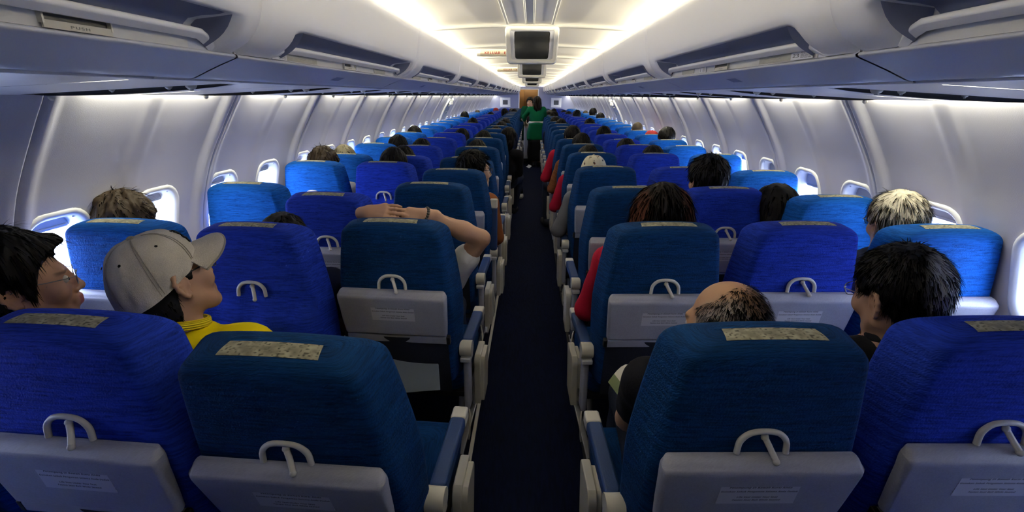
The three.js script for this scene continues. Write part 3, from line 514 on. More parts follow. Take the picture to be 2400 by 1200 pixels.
// ---------- figures: a smooth field of tapered capsules and ellipsoids, meshed on a grid ----------
const v = { sub: (a, b) => [a[0] - b[0], a[1] - b[1], a[2] - b[2]], add: (a, b) => [a[0] + b[0], a[1] + b[1], a[2] + b[2]], mul: (a, s) => [a[0] * s, a[1] * s, a[2] * s], dot: (a, b) => a[0] * b[0] + a[1] * b[1] + a[2] * b[2], len: (a) => Math.hypot(...a), cross: (a, b) => [a[1] * b[2] - a[2] * b[1], a[2] * b[0] - a[0] * b[2], a[0] * b[1] - a[1] * b[0]], mix: (a, b, t) => a.map((x, i) => x + (b[i] - x) * t) };
v.norm = (a) => v.mul(a, 1 / (v.len(a) || 1));
const cap = (a, b, ra, rb = ra, k = 0.02) => ({ t: 0, a, b, ra, rb, k, c: v.mix(a, b, 0.5), R: v.len(v.sub(a, b)) / 2 + Math.max(ra, rb) });
const ell = (c, r, k = 0.02, s = 1) => ({ t: 1, c, r, k, s, R: Math.max(...r) });
function primD(q, x, y, z) {
  if (q.t === 0) {
    const bx = q.b[0] - q.a[0], by = q.b[1] - q.a[1], bz = q.b[2] - q.a[2], px = x - q.a[0], py = y - q.a[1], pz = z - q.a[2], bb = bx * bx + by * by + bz * bz || 1e-9;
    let h = (px * bx + py * by + pz * bz) / bb; h = h < 0 ? 0 : h > 1 ? 1 : h;
    return Math.hypot(px - bx * h, py - by * h, pz - bz * h) - (q.ra + (q.rb - q.ra) * h);
  }
  const px = (x - q.c[0]) / q.r[0], py = (y - q.c[1]) / q.r[1], pz = (z - q.c[2]) / q.r[2], k0 = Math.hypot(px, py, pz), k1 = Math.hypot(px / q.r[0], py / q.r[1], pz / q.r[2]);
  return k0 < 1e-6 ? -Math.min(...q.r) : k0 * (k0 - 1) / k1;
}
// field of a list of primitives: smooth union, carvings (s = -1) at the end
function field(list) {
  const add = list.filter((q) => !(q.s < 0)), cut = list.filter((q) => q.s < 0);
  return (x, y, z) => {
    let d = 9;
    for (const q of add) {
      const far = Math.hypot(x - q.c[0], y - q.c[1], z - q.c[2]) - q.R; if (far > d + q.k && far > 0.03) { if (far < d) d = far; continue; }
      const e = primD(q, x, y, z), h = Math.max(q.k - Math.abs(d - e), 0) / q.k; d = Math.min(d, e) - h * h * q.k * 0.25;
    }
    for (const q of cut) { const e = -primD(q, x, y, z), h = Math.max(q.k - Math.abs(d - e), 0) / q.k; d = Math.max(d, e) + h * h * q.k * 0.25; }
    return d;
  };
}
// surface nets of f over the box lo..hi with cells of size h; colour(p) optional
function nets(f, lo, hi, h, colour) {
  const n = [0, 1, 2].map((i) => Math.ceil((hi[i] - lo[i]) / h) + 1), [nx, ny, nz] = n, F = new Float32Array(nx * ny * nz), id = new Int32Array(nx * ny * nz).fill(-1);
  const I = (i, j, k) => (i * ny + j) * nz + k;
  for (let i = 0; i < nx; i++) for (let j = 0; j < ny; j++) for (let k = 0; k < nz; k++) {
    F[I(i, j, k)] = f(lo[0] + i * h, lo[1] + j * h, lo[2] + k * h);
    const far = F[I(i, j, k)]; if (far > 4 * h && k + 2 < nz) { const skip = Math.min(nz - 1 - k, Math.floor(far / h * 0.7)); for (let s = 1; s < skip; s++) F[I(i, j, k + s)] = far; if (skip > 1) k += skip - 1; }
  }
  const P = [], N = [], C = [], ix = [];
  const e = h * 0.35;
  for (let i = 0; i < nx - 1; i++) for (let j = 0; j < ny - 1; j++) for (let k = 0; k < nz - 1; k++) {
    let m = 0, sx = 0, sy = 0, sz = 0, c = 0; const g = [];
    for (let q = 0; q < 8; q++) { const w = F[I(i + (q & 1), j + ((q >> 1) & 1), k + (q >> 2))]; g.push(w); if (w < 0) m |= 1 << q; }
    if (m === 0 || m === 255) continue;
    for (const [a, b] of NE) { const s = g[a] < 0, t = g[b] < 0; if (s === t) continue; const u = g[a] / (g[a] - g[b]); sx += (a & 1) + u * ((b & 1) - (a & 1)); sy += ((a >> 1) & 1) + u * (((b >> 1) & 1) - ((a >> 1) & 1)); sz += (a >> 2) + u * ((b >> 2) - (a >> 2)); c++; }
    id[I(i, j, k)] = P.length / 3;
    const x = lo[0] + (i + sx / c) * h, y = lo[1] + (j + sy / c) * h, z = lo[2] + (k + sz / c) * h; P.push(x, y, z);
    const gx = f(x + e, y, z) - f(x - e, y, z), gy = f(x, y + e, z) - f(x, y - e, z), gz = f(x, y, z + e) - f(x, y, z - e), l = Math.hypot(gx, gy, gz) || 1; N.push(gx / l, gy / l, gz / l);
    if (colour) C.push(...colour([x, y, z], [gx / l, gy / l, gz / l]));
  }
  const quad = (a, b, c, d, flip) => { if (a < 0 || b < 0 || c < 0 || d < 0) return; if (flip) ix.push(a, c, b, a, d, c); else ix.push(a, b, c, a, c, d); };
  for (let i = 1; i < nx - 1; i++) for (let j = 1; j < ny - 1; j++) for (let k = 1; k < nz - 1; k++) {
    const s = F[I(i, j, k)] < 0;
    if (s !== F[I(i + 1, j, k)] < 0) quad(id[I(i, j - 1, k - 1)], id[I(i, j, k - 1)], id[I(i, j, k)], id[I(i, j - 1, k)], !s);
    if (s !== F[I(i, j + 1, k)] < 0) quad(id[I(i - 1, j, k - 1)], id[I(i - 1, j, k)], id[I(i, j, k)], id[I(i, j, k - 1)], !s);
    if (s !== F[I(i, j, k + 1)] < 0) quad(id[I(i - 1, j - 1, k)], id[I(i, j - 1, k)], id[I(i, j, k)], id[I(i - 1, j, k)], !s);
  }
  const g = new THREE.BufferGeometry(); g.setAttribute('position', new THREE.Float32BufferAttribute(P, 3)); g.setAttribute('normal', new THREE.Float32BufferAttribute(N, 3));
  const U = []; for (let i = 0; i < P.length; i += 3) U.push(P[i] + P[i + 2] * 0.5, P[i + 1] + P[i + 2] * 0.5); g.setAttribute('uv', new THREE.Float32BufferAttribute(U, 2));
  if (colour) g.setAttribute('color', new THREE.Float32BufferAttribute(C, 3));
  g.setIndex(ix); return g;
}
const NE = []; for (let a = 0; a < 8; a++) for (const b of [1, 2, 4]) if (!(a & b)) NE.push([a, a | b]);
const join = (l) => { for (const g of l) for (const k of Object.keys(g.attributes)) if (!['position', 'normal', 'uv', 'color'].includes(k)) g.deleteAttribute(k); const col = l.some((g) => g.attributes.color); if (col) for (const g of l) if (!g.attributes.color) g.setAttribute('color', new THREE.Float32BufferAttribute(new Float32Array(g.attributes.position.count * 3).fill(1), 3)); return mergeGeometries(l); };
const hash3 = (i, j, k) => { let n = Math.imul(i, 374761393) ^ Math.imul(j, 668265263) ^ Math.imul(k, 2147483647 - 977); n = Math.imul(n ^ (n >>> 13), 1274126177); return ((n ^ (n >>> 16)) >>> 0) / 4294967296; };
function vnoise(x, y, z) { const i = Math.floor(x), j = Math.floor(y), k = Math.floor(z), u = sst(0, 1, x - i), w = sst(0, 1, y - j), t = sst(0, 1, z - k); const L = (a, b, c) => lerp(a, b, c), h = (a, b, c) => hash3(i + a, j + b, k + c); return L(L(L(h(0, 0, 0), h(1, 0, 0), u), L(h(0, 1, 0), h(1, 1, 0), u), w), L(L(h(0, 0, 1), h(1, 0, 1), u), L(h(0, 1, 1), h(1, 1, 1), u), w), t); }

// head: origin between the ears, facing -z, y up. Crown at about +0.122, chin at -0.12.
function headPrims(o = {}) {
  const L = [], full = o.full ?? 0, wide = o.wide ?? 1;
  L.push(ell([0, 0.03, 0.012], [0.075 * wide, 0.092, 0.096], 0.02), ell([0, -0.03, -0.035], [0.06 * wide, 0.082, 0.058], 0.03), ell([0, -0.005, -0.045], [0.064 * wide, 0.05, 0.047], 0.02));
  for (const s of [-1, 1]) L.push(cap([s * 0.05 * wide, -0.055, -0.004], [s * 0.022, -0.1, -0.07], 0.02 + full * 0.006, 0.016 + full * 0.004, 0.03), ell([s * 0.04, -0.03, -0.066], [0.028 + full * 0.005, 0.026, 0.022], 0.02));
  L.push(ell([0, -0.1, -0.074], [0.024, 0.02, 0.018], 0.025), cap([-0.036, 0.02, -0.082], [0.036, 0.02, -0.082], 0.011, 0.011, 0.018));
  L.push(cap([0, 0.008, -0.093], [0, -0.03, -0.112], 0.0085, 0.0115, 0.012), ell([0, -0.036, -0.112], [0.012, 0.01, 0.012], 0.008), ell([-0.013, -0.04, -0.1], [0.009, 0.008, 0.011], 0.008), ell([0.013, -0.04, -0.1], [0.009, 0.008, 0.011], 0.008));
  const mz = -0.096 - (o.pout ?? 0) * 0.008;
  L.push(cap([-0.018, -0.0655, mz + 0.008], [0, -0.063, mz], 0.0062, 0.0072, 0.006), cap([0.018, -0.0655, mz + 0.008], [0, -0.063, mz], 0.0062, 0.0072, 0.006), cap([-0.016, -0.0745, mz + 0.009], [0, -0.076, mz + 0.002], 0.0065, 0.0085, 0.006), cap([0.016, -0.0745, mz + 0.009], [0, -0.076, mz + 0.002], 0.0065, 0.0085, 0.006), ell([0, -0.068, mz + 0.012], [0.03, 0.022, 0.014], 0.012));
  for (const s of [-1, 1]) {
    L.push(ell([s * 0.033, 0.0, -0.1], [0.019, 0.013, 0.017], 0.014, -1), ell([s * 0.032, -0.0005, -0.0805], [0.0135, 0.0125, 0.0125], 0.003));
    const ear = [[-0.012, 0.01], [-0.006, 0.03], [0.008, 0.04], [0.022, 0.036], [0.029, 0.02], [0.027, 0.002], [0.019, -0.014], [0.01, -0.024]], ex = (y, z) => s * (0.0735 * wide + 0.42 * Math.max(0, z + 0.006) + 0.003);
    for (let i = 0; i < ear.length - 1; i++) L.push(cap([ex(ear[i][1], ear[i][0]), ear[i][1] - 0.012, ear[i][0] + 0.012], [ex(ear[i + 1][1], ear[i + 1][0]), ear[i + 1][1] - 0.012, ear[i + 1][0] + 0.012], 0.0046, 0.0046, 0.004));
    for (const q of ear) L.push(cap([s * 0.072 * wide, -0.014, 0.006], [ex(q[1], q[0]) - s * 0.002, q[1] - 0.012, q[0] + 0.012], 0.0042, 0.0032, 0.007));
    L.push(ell([s * (0.076 * wide), -0.035, 0.012], [0.0055, 0.009, 0.008], 0.006), ell([s * 0.077 * wide, -0.008, 0.022], [0.0045, 0.024, 0.014], 0.006), ell([s * (0.074 * wide + 0.004), -0.01, 0.003], [0.004, 0.009, 0.004], 0.004), ell([s * (0.074 * wide + 0.0155), -0.016, 0.013], [0.0095, 0.012, 0.008], 0.004, -1));
  }
  return L;
}
const inBox = (p, lo, hi) => p[0] > lo[0] && p[0] < hi[0] && p[1] > lo[1] && p[1] < hi[1] && p[2] > lo[2] && p[2] < hi[2];
// hand: wrist w, direction of the fingers d, outward normal of the back of the hand b, thumb on side ts (+1 / -1 along d x b), curl in radians at each knuckle
function handPrims(w, d, b, ts, curl = [0.35, 0.4, 0.3], size = 1, spread = 0.09) {
  d = v.norm(d); b = v.norm(v.sub(b, v.mul(d, v.dot(b, d)))); const s = v.mul(v.cross(d, b), ts), L = [];
  const P = (x, y, z) => v.add(w, v.add(v.mul(s, x * size), v.add(v.mul(d, y * size), v.mul(b, z * size))));
  L.push(cap(P(0, -0.03, 0), P(0, 0.008, 0), 0.026 * size, 0.025 * size, 0.015));
  const fx = [0.031, 0.0105, -0.0095, -0.028], fl = [0.076, 0.084, 0.078, 0.06], fr = [0.0092, 0.0094, 0.009, 0.0078];
  fx.forEach((x, i) => {
    L.push(cap(P(x * 0.5, 0.005, 0), P(x, 0.082 - (i === 3 ? 0.01 : i === 0 ? 0.003 : 0), 0.002), 0.0155 * size, 0.0122 * size, 0.016));
    let p = [x, 0.085 - (i === 3 ? 0.01 : i === 0 ? 0.003 : 0), 0.002], a = 0, ang = x * spread * 30 * 0.1; const cs = Array.isArray(curl[0]) ? curl[i] : curl;
    [0.45, 0.3, 0.25].forEach((f, k) => { a += cs[k]; const l = fl[i] * f, q = [p[0] + Math.sin(ang) * l, p[1] + Math.cos(a) * l * Math.cos(ang), p[2] - Math.sin(a) * l]; L.push(cap(P(...p), P(...q), fr[i] * (1 - 0.07 * k) * size, fr[i] * (0.94 - 0.09 * k) * size, 0.0035)); p = q; });
  });
  L.push(cap(P(0.02, 0.015, -0.004), P(0.042, 0.045, -0.014), 0.016 * size, 0.012 * size, 0.012), cap(P(0.042, 0.045, -0.014), P(0.05, 0.072, -0.024), 0.0108 * size, 0.0098 * size, 0.005), cap(P(0.05, 0.072, -0.024), P(0.05, 0.094, -0.032), 0.0096 * size, 0.0078 * size, 0.004));
  return L;
}
const M4 = (pos, yaw, pitch, roll) => new THREE.Matrix4().compose(V3(...pos), new THREE.Quaternion().setFromEuler(new THREE.Euler(R(pitch), R(yaw), R(roll), 'YXZ')), V3(1, 1, 1));
const tp = (m, p) => { const q = V3(...p).applyMatrix4(m); return [q.x, q.y, q.z]; };
// hairline: height above which hair grows, from the front (z = -0.1) to the nape
function hairY(z, o) { const pts = o.line ?? [[-0.1, 0.078], [-0.07, 0.066], [-0.05, 0.04], [-0.034, 0.016], [-0.018, -0.012], [-0.004, -0.006], [0.02, 0.012], [0.032, -0.02], [0.05, -0.055], [0.1, -0.075]]; if (z <= pts[0][0]) return pts[0][1]; for (let i = 0; i < pts.length - 1; i++) if (z <= pts[i + 1][0]) return lerp(pts[i][1], pts[i + 1][1], (z - pts[i][0]) / (pts[i + 1][0] - pts[i][0])); return pts[pts.length - 1][1]; }
function hairField(o) {
  const L = [ell([0, 0.03, 0.012], [0.075, 0.092, 0.096], 0.02), ell([0, -0.02, -0.02], [0.066, 0.07, 0.06], 0.03), ell([0, -0.05, 0.03], [0.058, 0.06, 0.055], 0.03)];
  if (o.long) L.push(ell([0, -0.04, 0.05], [0.075, 0.1, 0.055], 0.03), ell([0, -0.04 - o.long * 0.5, 0.065], [0.085, 0.06 + o.long * 0.5, 0.042], 0.03));
  (o.extra ?? []).forEach((q) => L.push(q));
  const base = field(L), th = o.thick ?? 0.016, fr = o.freq ?? 70, am = o.amp ?? 0.006;
  return (x, y, z) => {
    const d = base(x, y, z); if (d > 0.06) return d - 0.03;
    const low = o.long && z > 0.0 ? -0.09 - o.long : hairY(z, o); let m = sst(-0.008, 0.014, y - low + 0.006 * (vnoise(x * 140, y * 50, z * 140) - 0.5));
    const ta = Math.atan2(x, z + 0.02), tuft = vnoise(ta * fr * 0.13 + 50, y * fr * 0.35 + 9, 3) * 0.6 + vnoise(x * fr, y * fr * 0.4, z * fr) * 0.4;
    if (o.bald) m *= sst(o.bald[3] - 0.012, o.bald[3] + 0.012, Math.hypot(x - o.bald[0], y - o.bald[1], z - o.bald[2]));
    const t = th * (0.72 + 0.28 * sst(-0.05, 0.1, y)) + am * (tuft - 0.5) * 2;
    return d - lerp(-0.012, t, m);
  };
}
function hairStrands(f, lo, hi, n, o, r = rnd) {      // tapered locks lying on the hair
  const P = [], N = [], C = [], U = [], ix = [], base = nets(f, lo, hi, 0.012), A = base.attributes.position, B = base.attributes.normal;
  const top = o.crown ?? [0, 0.13, 0.04], col = o.colours ?? [[0.01, 0.008, 0.007]];
  for (let s = 0; s < n; s++) {
    const i = Math.floor(r() * A.count); let p = [A.getX(i) + (r() - 0.5) * 0.012, A.getY(i) + (r() - 0.5) * 0.012, A.getZ(i) + (r() - 0.5) * 0.012]; let nn = [B.getX(i), B.getY(i), B.getZ(i)];
    if (p[1] > (o.below ?? 9)) continue;
    if (p[1] < hairY(p[2], o) + 0.004 && !(o.long && p[2] > 0)) continue;
    const d0 = f(...p); p = v.sub(p, v.mul(nn, d0 + 0.001));
    let dir = v.norm(v.add(v.sub(p, top), [(r() - 0.5) * 0.05 + (o.sweep?.[0] ?? 0), -(o.fall ?? 0.05) + (o.sweep?.[1] ?? 0), (r() - 0.5) * 0.05 + (o.sweep?.[2] ?? 0)])); dir = v.norm(v.sub(dir, v.mul(nn, v.dot(dir, nn)))); dir = v.norm(v.add(dir, v.mul(nn, (o.lift ?? 0.12) * (0.4 + 1.2 * r()))));
    let len = (o.len ?? 0.03) * (0.6 + 0.8 * r()); if (!(o.long && p[2] > -0.01)) len = Math.min(len, Math.max(0.004, (p[1] - hairY(p[2], o) + 0.006) / Math.max(0.25, -dir[1]))); if (o.bald && Math.hypot(p[0] - o.bald[0], p[1] - o.bald[1], p[2] - o.bald[2]) < o.bald[3] + (r() - 0.6) * 0.04) continue;
    const w = (o.width ?? 0.0016) * (0.7 + 0.6 * r()), side = v.norm(v.cross(nn, dir)), K = 3, c = typeof o.colours === 'function' ? o.colours(p, r()) : col[Math.floor(r() * col.length)], at0 = P.length / 3;
    for (let k = 0; k <= K; k++) {
      const t = k / K, q = v.add(p, v.mul(dir, len * t)), ww = w * (1 - 0.85 * t), drop = [0, -(o.droop ?? 0.15) * len * t * t, 0];
      for (const sd of [-1, 1]) { P.push(...v.add(v.add(q, drop), v.mul(side, sd * ww))); N.push(...nn); C.push(...c); U.push(0, 0); }
      if (k) { const a = at0 + (k - 1) * 2; ix.push(a, a + 1, a + 2, a + 1, a + 3, a + 2); }
    }
  }
  const g = new THREE.BufferGeometry(); [['position', P, 3], ['normal', N, 3], ['uv', U, 2], ['color', C, 3]].forEach(([k, a, m]) => g.setAttribute(k, new THREE.Float32BufferAttribute(a, m))); g.setIndex(ix); return g;
}
M.skin = std(0xffffff, 0.55, { vertexColors: true, bumpMap: grit, bumpScale: 0.00015 });
M.hair = matte(0xffffff, 0.6, { vertexColors: true, side: THREE.DoubleSide, specularIntensity: 0.35 });
const cloth = (c, o = {}) => matte(c, 0.88, { bumpMap: fabBump, bumpScale: 0.0015, ...o });
M.eyeWhite = std([0.6, 0.58, 0.55], 0.3); M.iris = std([0.015, 0.01, 0.007], 0.2); M.wire = std([0.25, 0.25, 0.27], 0.3, { metalness: 0.7 }); M.wireDark = std([0.01, 0.01, 0.012], 0.35);
M.lens = new THREE.MeshPhysicalMaterial({ color: 0xffffff, transmission: 1, thickness: 0, roughness: 0.03, ior: 1.5 });
const TAN = [0.4, 0.225, 0.135], FAIR = [0.5, 0.3, 0.2], BROWN = [0.28, 0.15, 0.085];
const BLACK = [0.0045, 0.004, 0.004];
// skin tint over a head: lips, brows, shaved or thinning hair
function headTint(inv, tone, o) {
  return (p) => {
    const q = V3(...p).applyMatrix4(inv), ax = Math.abs(q.x); let c = tone.slice();
    if (q.y > -0.2 && q.y < 0.2 && ax < 0.12) {
      const lip = sst(0.0135, 0.009, Math.abs(q.y + 0.0695)) * sst(0.026, 0.02, ax) * (q.z < -0.084 ? 1 : 0); c = v.mix(c, v.mix(tone, [0.36, 0.06, 0.055], o.lipstick ?? 0.35), lip);
      const by = 0.0225 - 0.9 * (ax - 0.033) ** 2 * 8, brow = sst(0.006, 0.0025, Math.abs(q.y - by)) * sst(0.012, 0.017, ax) * sst(0.056, 0.05, ax) * (q.z < -0.055 ? 1 : 0); c = v.mix(c, [0.012, 0.009, 0.008], brow * (o.brow ?? 0.85));
      if (o.stubble) { const s = o.stubble(q); c = v.mix(c, s.slice(0, 3), s[3]); }
    }
    return c;
  };
}
/* A person. o: joints in the figure's own frame (facing -z, floor at y 0):
   head {pos, yaw, pitch, roll}, neck, chest, pelvis, shoulders [r, l], elbows, wrists, hips, knees, ankles; hands; tone; hair; shirt; trousers */
function person(name, label, o) {
  const g = thing(name, label, 'person', o.at ?? [0, 0, 0], o.turn ?? 0);
  const hm = M4(o.head.pos, o.head.yaw ?? 0, o.head.pitch ?? 0, o.head.roll ?? 0), inv = hm.clone().invert(), hs = o.head.size ?? 1, hl = headPrims(o.face ?? {}), hf = field(hl), E = inv.elements;
  const headF = (x, y, z) => hf((E[0] * x + E[4] * y + E[8] * z + E[12]) / hs, (E[1] * x + E[5] * y + E[9] * z + E[13]) / hs, (E[2] * x + E[6] * y + E[10] * z + E[14]) / hs) * hs;
  const B = [], W = o.width ?? 1;
  const nk = tp(hm, [0, -0.075, 0.028]);
  B.push(cap(nk, v.add(o.neck, [0, 0.0, 0]), 0.054 * W, 0.06 * W, 0.03), ell(o.chest, [0.155 * W, 0.17, 0.105 * W], 0.06), ell(o.pelvis, [0.16 * W, 0.13, 0.12 * W], 0.06), cap(v.mix(o.chest, o.pelvis, 0.3), o.pelvis, 0.12 * W, 0.125 * W, 0.06));
  o.shoulders.forEach((s) => B.push(cap(v.add(o.neck, [0, -0.03, 0]), s, 0.052, 0.058 * W, 0.05)));
  const aw = o.armW ?? 1;
  [0, 1].forEach((i) => { if (!o.elbows) return; B.push(cap(o.shoulders[i], o.elbows[i], 0.054 * aw, 0.04 * aw, 0.03), cap(o.elbows[i], v.mix(o.elbows[i], o.wrists[i], 0.35), 0.039 * aw, 0.042 * aw, 0.015), cap(v.mix(o.elbows[i], o.wrists[i], 0.35), o.wrists[i], 0.041 * aw, 0.027 * aw, 0.02)); });
  const legs = [];
  if (o.knees) [0, 1].forEach((i) => { legs.push(cap(o.hips[i], o.knees[i], 0.082 * W, 0.058 * W, 0.04), cap(o.knees[i], v.mix(o.knees[i], o.ankles[i], 0.35), 0.054 * W, 0.054 * W, 0.02), cap(v.mix(o.knees[i], o.ankles[i], 0.35), o.ankles[i], 0.053 * W, 0.036 * W, 0.03), cap(v.add(o.ankles[i], [0, -0.045, 0.02]), v.add(o.ankles[i], [0, -0.05, -0.13]), 0.036, 0.03, 0.03)); });
  B.push(...legs);
  const hands = (o.hands ?? []).map((h) => handPrims(h.w, h.d, h.b, h.ts, h.curl, h.size ?? 1, h.spread));
  const bodyF = field([...B, ...hands.flat()]);
  const all = (x, y, z) => { const a = bodyF(x, y, z), far = Math.hypot(x - hm.elements[12], y - hm.elements[13], z - hm.elements[14]) - 0.17; if (far > a + 0.05) return a; const b = headF(x, y, z), k = 0.025, h = Math.max(k - Math.abs(a - b), 0) / k; return Math.min(a, b) - h * h * k * 0.25; };
  const tone = o.tone ?? TAN, tint = headTint(inv, tone, o.face ?? {});
  const pts = [o.neck, o.chest, o.pelvis, ...o.shoulders, ...(o.elbows ?? []), ...(o.wrists ?? []), ...(o.knees ?? []), ...(o.ankles ?? [])], lo = [0, 1, 2].map((i) => Math.min(...pts.map((p) => p[i])) - 0.18), hi = [0, 1, 2].map((i) => Math.max(...pts.map((p) => p[i])) + 0.18);
  const hc = o.head.pos, hlo = v.add(hc, [-0.135, -0.15, -0.15]), hhi = v.add(hc, [0.135, 0.15, 0.15]);
  const skinBox = [], boxes = [[hlo, hhi]];
  (o.hands ?? []).forEach((h) => { const m = v.add(h.w, v.mul(v.norm(h.d), 0.08)); boxes.push([v.add(m, [-0.13, -0.13, -0.13]), v.add(m, [0.13, 0.13, 0.13])]); });
  const res = o.res ?? 0.014, pull = boxes.map(([a, b]) => [v.add(a, [res, res, res]), v.sub(b, [res, res, res])]);
  const coarse = (x, y, z) => { const d = all(x, y, z); return d; };
  let bg = nets(coarse, lo, hi, res, tint);
  { const A = bg.attributes.position, ix = bg.index.array, keep = []; for (let i = 0; i < ix.length; i += 3) { let inside = 0; for (let k = 0; k < 3; k++) { const p = [A.getX(ix[i + k]), A.getY(ix[i + k]), A.getZ(ix[i + k])]; if (pull.some(([a, b]) => inBox(p, a, b))) inside++; } if (inside < 3) keep.push(ix[i], ix[i + 1], ix[i + 2]); } bg.setIndex(keep); }
  const parts = [bg, nets(all, hlo, hhi, o.headRes ?? 0.005, tint)];
  boxes.slice(1).forEach(([a, b]) => parts.push(nets(all, a, b, o.handRes ?? 0.0042, tint)));
  part('body', join(parts), M.skin, g);
  // clothes: the same limbs, a little larger, cut at the neckline and the cuffs
  const th = 0.009, grow = (q) => (q.t === 0 ? cap(q.a, q.b, q.ra + th, q.rb + th, q.k) : ell(q.c, q.r.map((r) => r + th), q.k));
  if (o.shirt) {
    const S = [...B.slice(1, 6).map(grow), ell(v.add(o.neck, [0, 0.004, 0.006]), [0.088, 0.042, 0.082], 0.03)], sl = o.sleeve ?? 0.55;
    [0, 1].forEach((i) => { if (!o.elbows) return; if (sl <= 1) S.push(cap(o.shoulders[i], v.mix(o.shoulders[i], o.elbows[i], sl), 0.066 * aw, 0.062 * aw, 0.03)); else S.push(cap(o.shoulders[i], o.elbows[i], 0.066 * aw, 0.054 * aw, 0.03), cap(o.elbows[i], v.mix(o.elbows[i], o.wrists[i], sl - 1), 0.053 * aw, 0.044 * aw, 0.02)); });
    const sf = field(S), ny = o.neck[1] + (o.neckY ?? 0.075), wr = o.wrinkle ?? 0.004;
    const f2 = (x, y, z) => Math.max(sf(x, y, z) - wr * (vnoise(x * 18, y * 14, z * 18) - 0.5) * 2, y - ny - 0.25 * (z - o.neck[2]));
    const sh = part('shirt', nets(f2, v.add(lo, [0, 0, 0]), hi, o.shirtRes ?? res, null), o.shirt, g);
    if (o.collar) { const c = o.neck, rr = [], yc = o.collarY ?? 0.02; for (let i = 0; i <= 28; i++) { const a = i / 28 * 2 * Math.PI; rr.push([c[0] + Math.sin(a) * 0.072, c[1] + yc + 0.02 * Math.cos(a), c[2] + 0.004 + Math.cos(a) * 0.072]); } part('collar', loftTube(rr, 0.012, 0.026), o.collar, sh); }
  }
  if (o.trousers) { const lf = field([...legs.filter((q, i) => i % 4 !== 3).map(grow), grow(B[2])]), f3 = (x, y, z) => Math.max(lf(x, y, z) - 0.004 * (vnoise(x * 14, y * 10, z * 14) - 0.5), y - o.pelvis[1] - 0.09); part('trousers', nets(f3, lo, hi, res, null), o.trousers, g); }
  if (o.knees && o.shoes !== null) { const f4 = field(o.ankles.flatMap((a) => [cap(v.add(a, [0, -0.045, 0.03]), v.add(a, [0, -0.052, -0.15]), 0.044, 0.038, 0.03), cap(v.add(a, [0, -0.02, 0]), v.add(a, [0, -0.05, 0]), 0.044, 0.044, 0.02)])), a = o.ankles; part('shoes', nets((x, y, z) => Math.max(f4(x, y, z), -(y - 0.004)), [Math.min(a[0][0], a[1][0]) - 0.08, 0, Math.min(a[0][2], a[1][2]) - 0.24], [Math.max(a[0][0], a[1][0]) + 0.08, Math.max(a[0][1], a[1][1]) + 0.08, Math.max(a[0][2], a[1][2]) + 0.14], 0.013), o.shoes ?? M.dark, g); }
  // everything worn on the head hangs on one frame
  const onHead = (nm, geo, mat, lab) => { const m = part(nm, geo, mat, g, null, lab); m.applyMatrix4(hm.clone().scale(V3(hs, hs, hs))); return m; };
  if (o.hair) {
    const f = hairField(o.hair), hb = [[-0.15, -0.14 - (o.hair.long ?? 0) * 1.3, -0.15], [0.15, 0.19, 0.17]], cf = o.hair.tint ?? (() => o.hair.base ?? BLACK), list = o.hair.noShell ? [] : [nets(f, ...hb, o.hairRes ?? 0.006, cf)];
    if (o.hair.strands) list.push(hairStrands(f, ...hb, o.hair.strands, o.hair));
    onHead('hair', join(list), M.hair);
  }
  if (o.eyes !== false) for (const s of [-1, 1]) { const e = onHead('eye', at(ball(0.0118, 14, 10), s * 0.032, -0.0008, -0.0832), M.eyeWhite); part('iris', at(ball(0.0062, 10, 8), s * 0.0322 + (o.gaze ?? 0), -0.0008, -0.0902), M.iris, e); }
  if (o.glasses) {
    const gm = o.glasses === 'dark' ? M.wireDark : M.wire, L = [], r = o.glasses === 'dark' ? 0.0017 : 0.0012;
    for (const s of [-1, 1]) {
      L.push(tube([[s * 0.034 - 0.022, 0.006, -0.112], [s * 0.034 - 0.018, 0.014, -0.112], [s * 0.034 + 0.018, 0.014, -0.11], [s * 0.034 + 0.022, 0.006, -0.108], [s * 0.034 + 0.017, -0.015, -0.108], [s * 0.034 - 0.016, -0.016, -0.111]], r, 30, 6, true));
      L.push(tube([[s * 0.056, 0.008, -0.108], [s * 0.0685, 0.009, -0.1], [s * 0.0765, 0.01, -0.05], [s * 0.0795, 0.012, 0.0], [s * 0.081, 0.002, 0.022]], r, 18, 6));
    }
    L.push(tube([[-0.012, 0.006, -0.113], [0, 0.009, -0.116], [0.012, 0.006, -0.113]], r, 8, 6));
    const gl = onHead('eyeglasses', merge(L), gm);
    for (const s of [-1, 1]) part('lens', at(new THREE.CircleGeometry(0.018, 20).scale(1.1, 0.8, 1), s * 0.034, -0.0005, -0.111), M.lens, gl);
  }
  return { g, hm, onHead };
}
// flat band swept along a closed path (collars, cuffs): thickness t, height h
function loftTube(pts, t, h) { const n = pts.length, rings = pts.map((p, i) => { const a = pts[(i + n - 1) % n], b = pts[(i + 1) % n], d = v.norm(v.sub(b, a)), o = v.norm(v.cross(d, [0, 1, 0])); return rrect(t / 2, h / 2, t * 0.45, 2, (x, y) => v.add(v.add(p, v.mul(o, x)), [0, y, 0])); }); return loft(rings, { capA: true, capB: true }); }
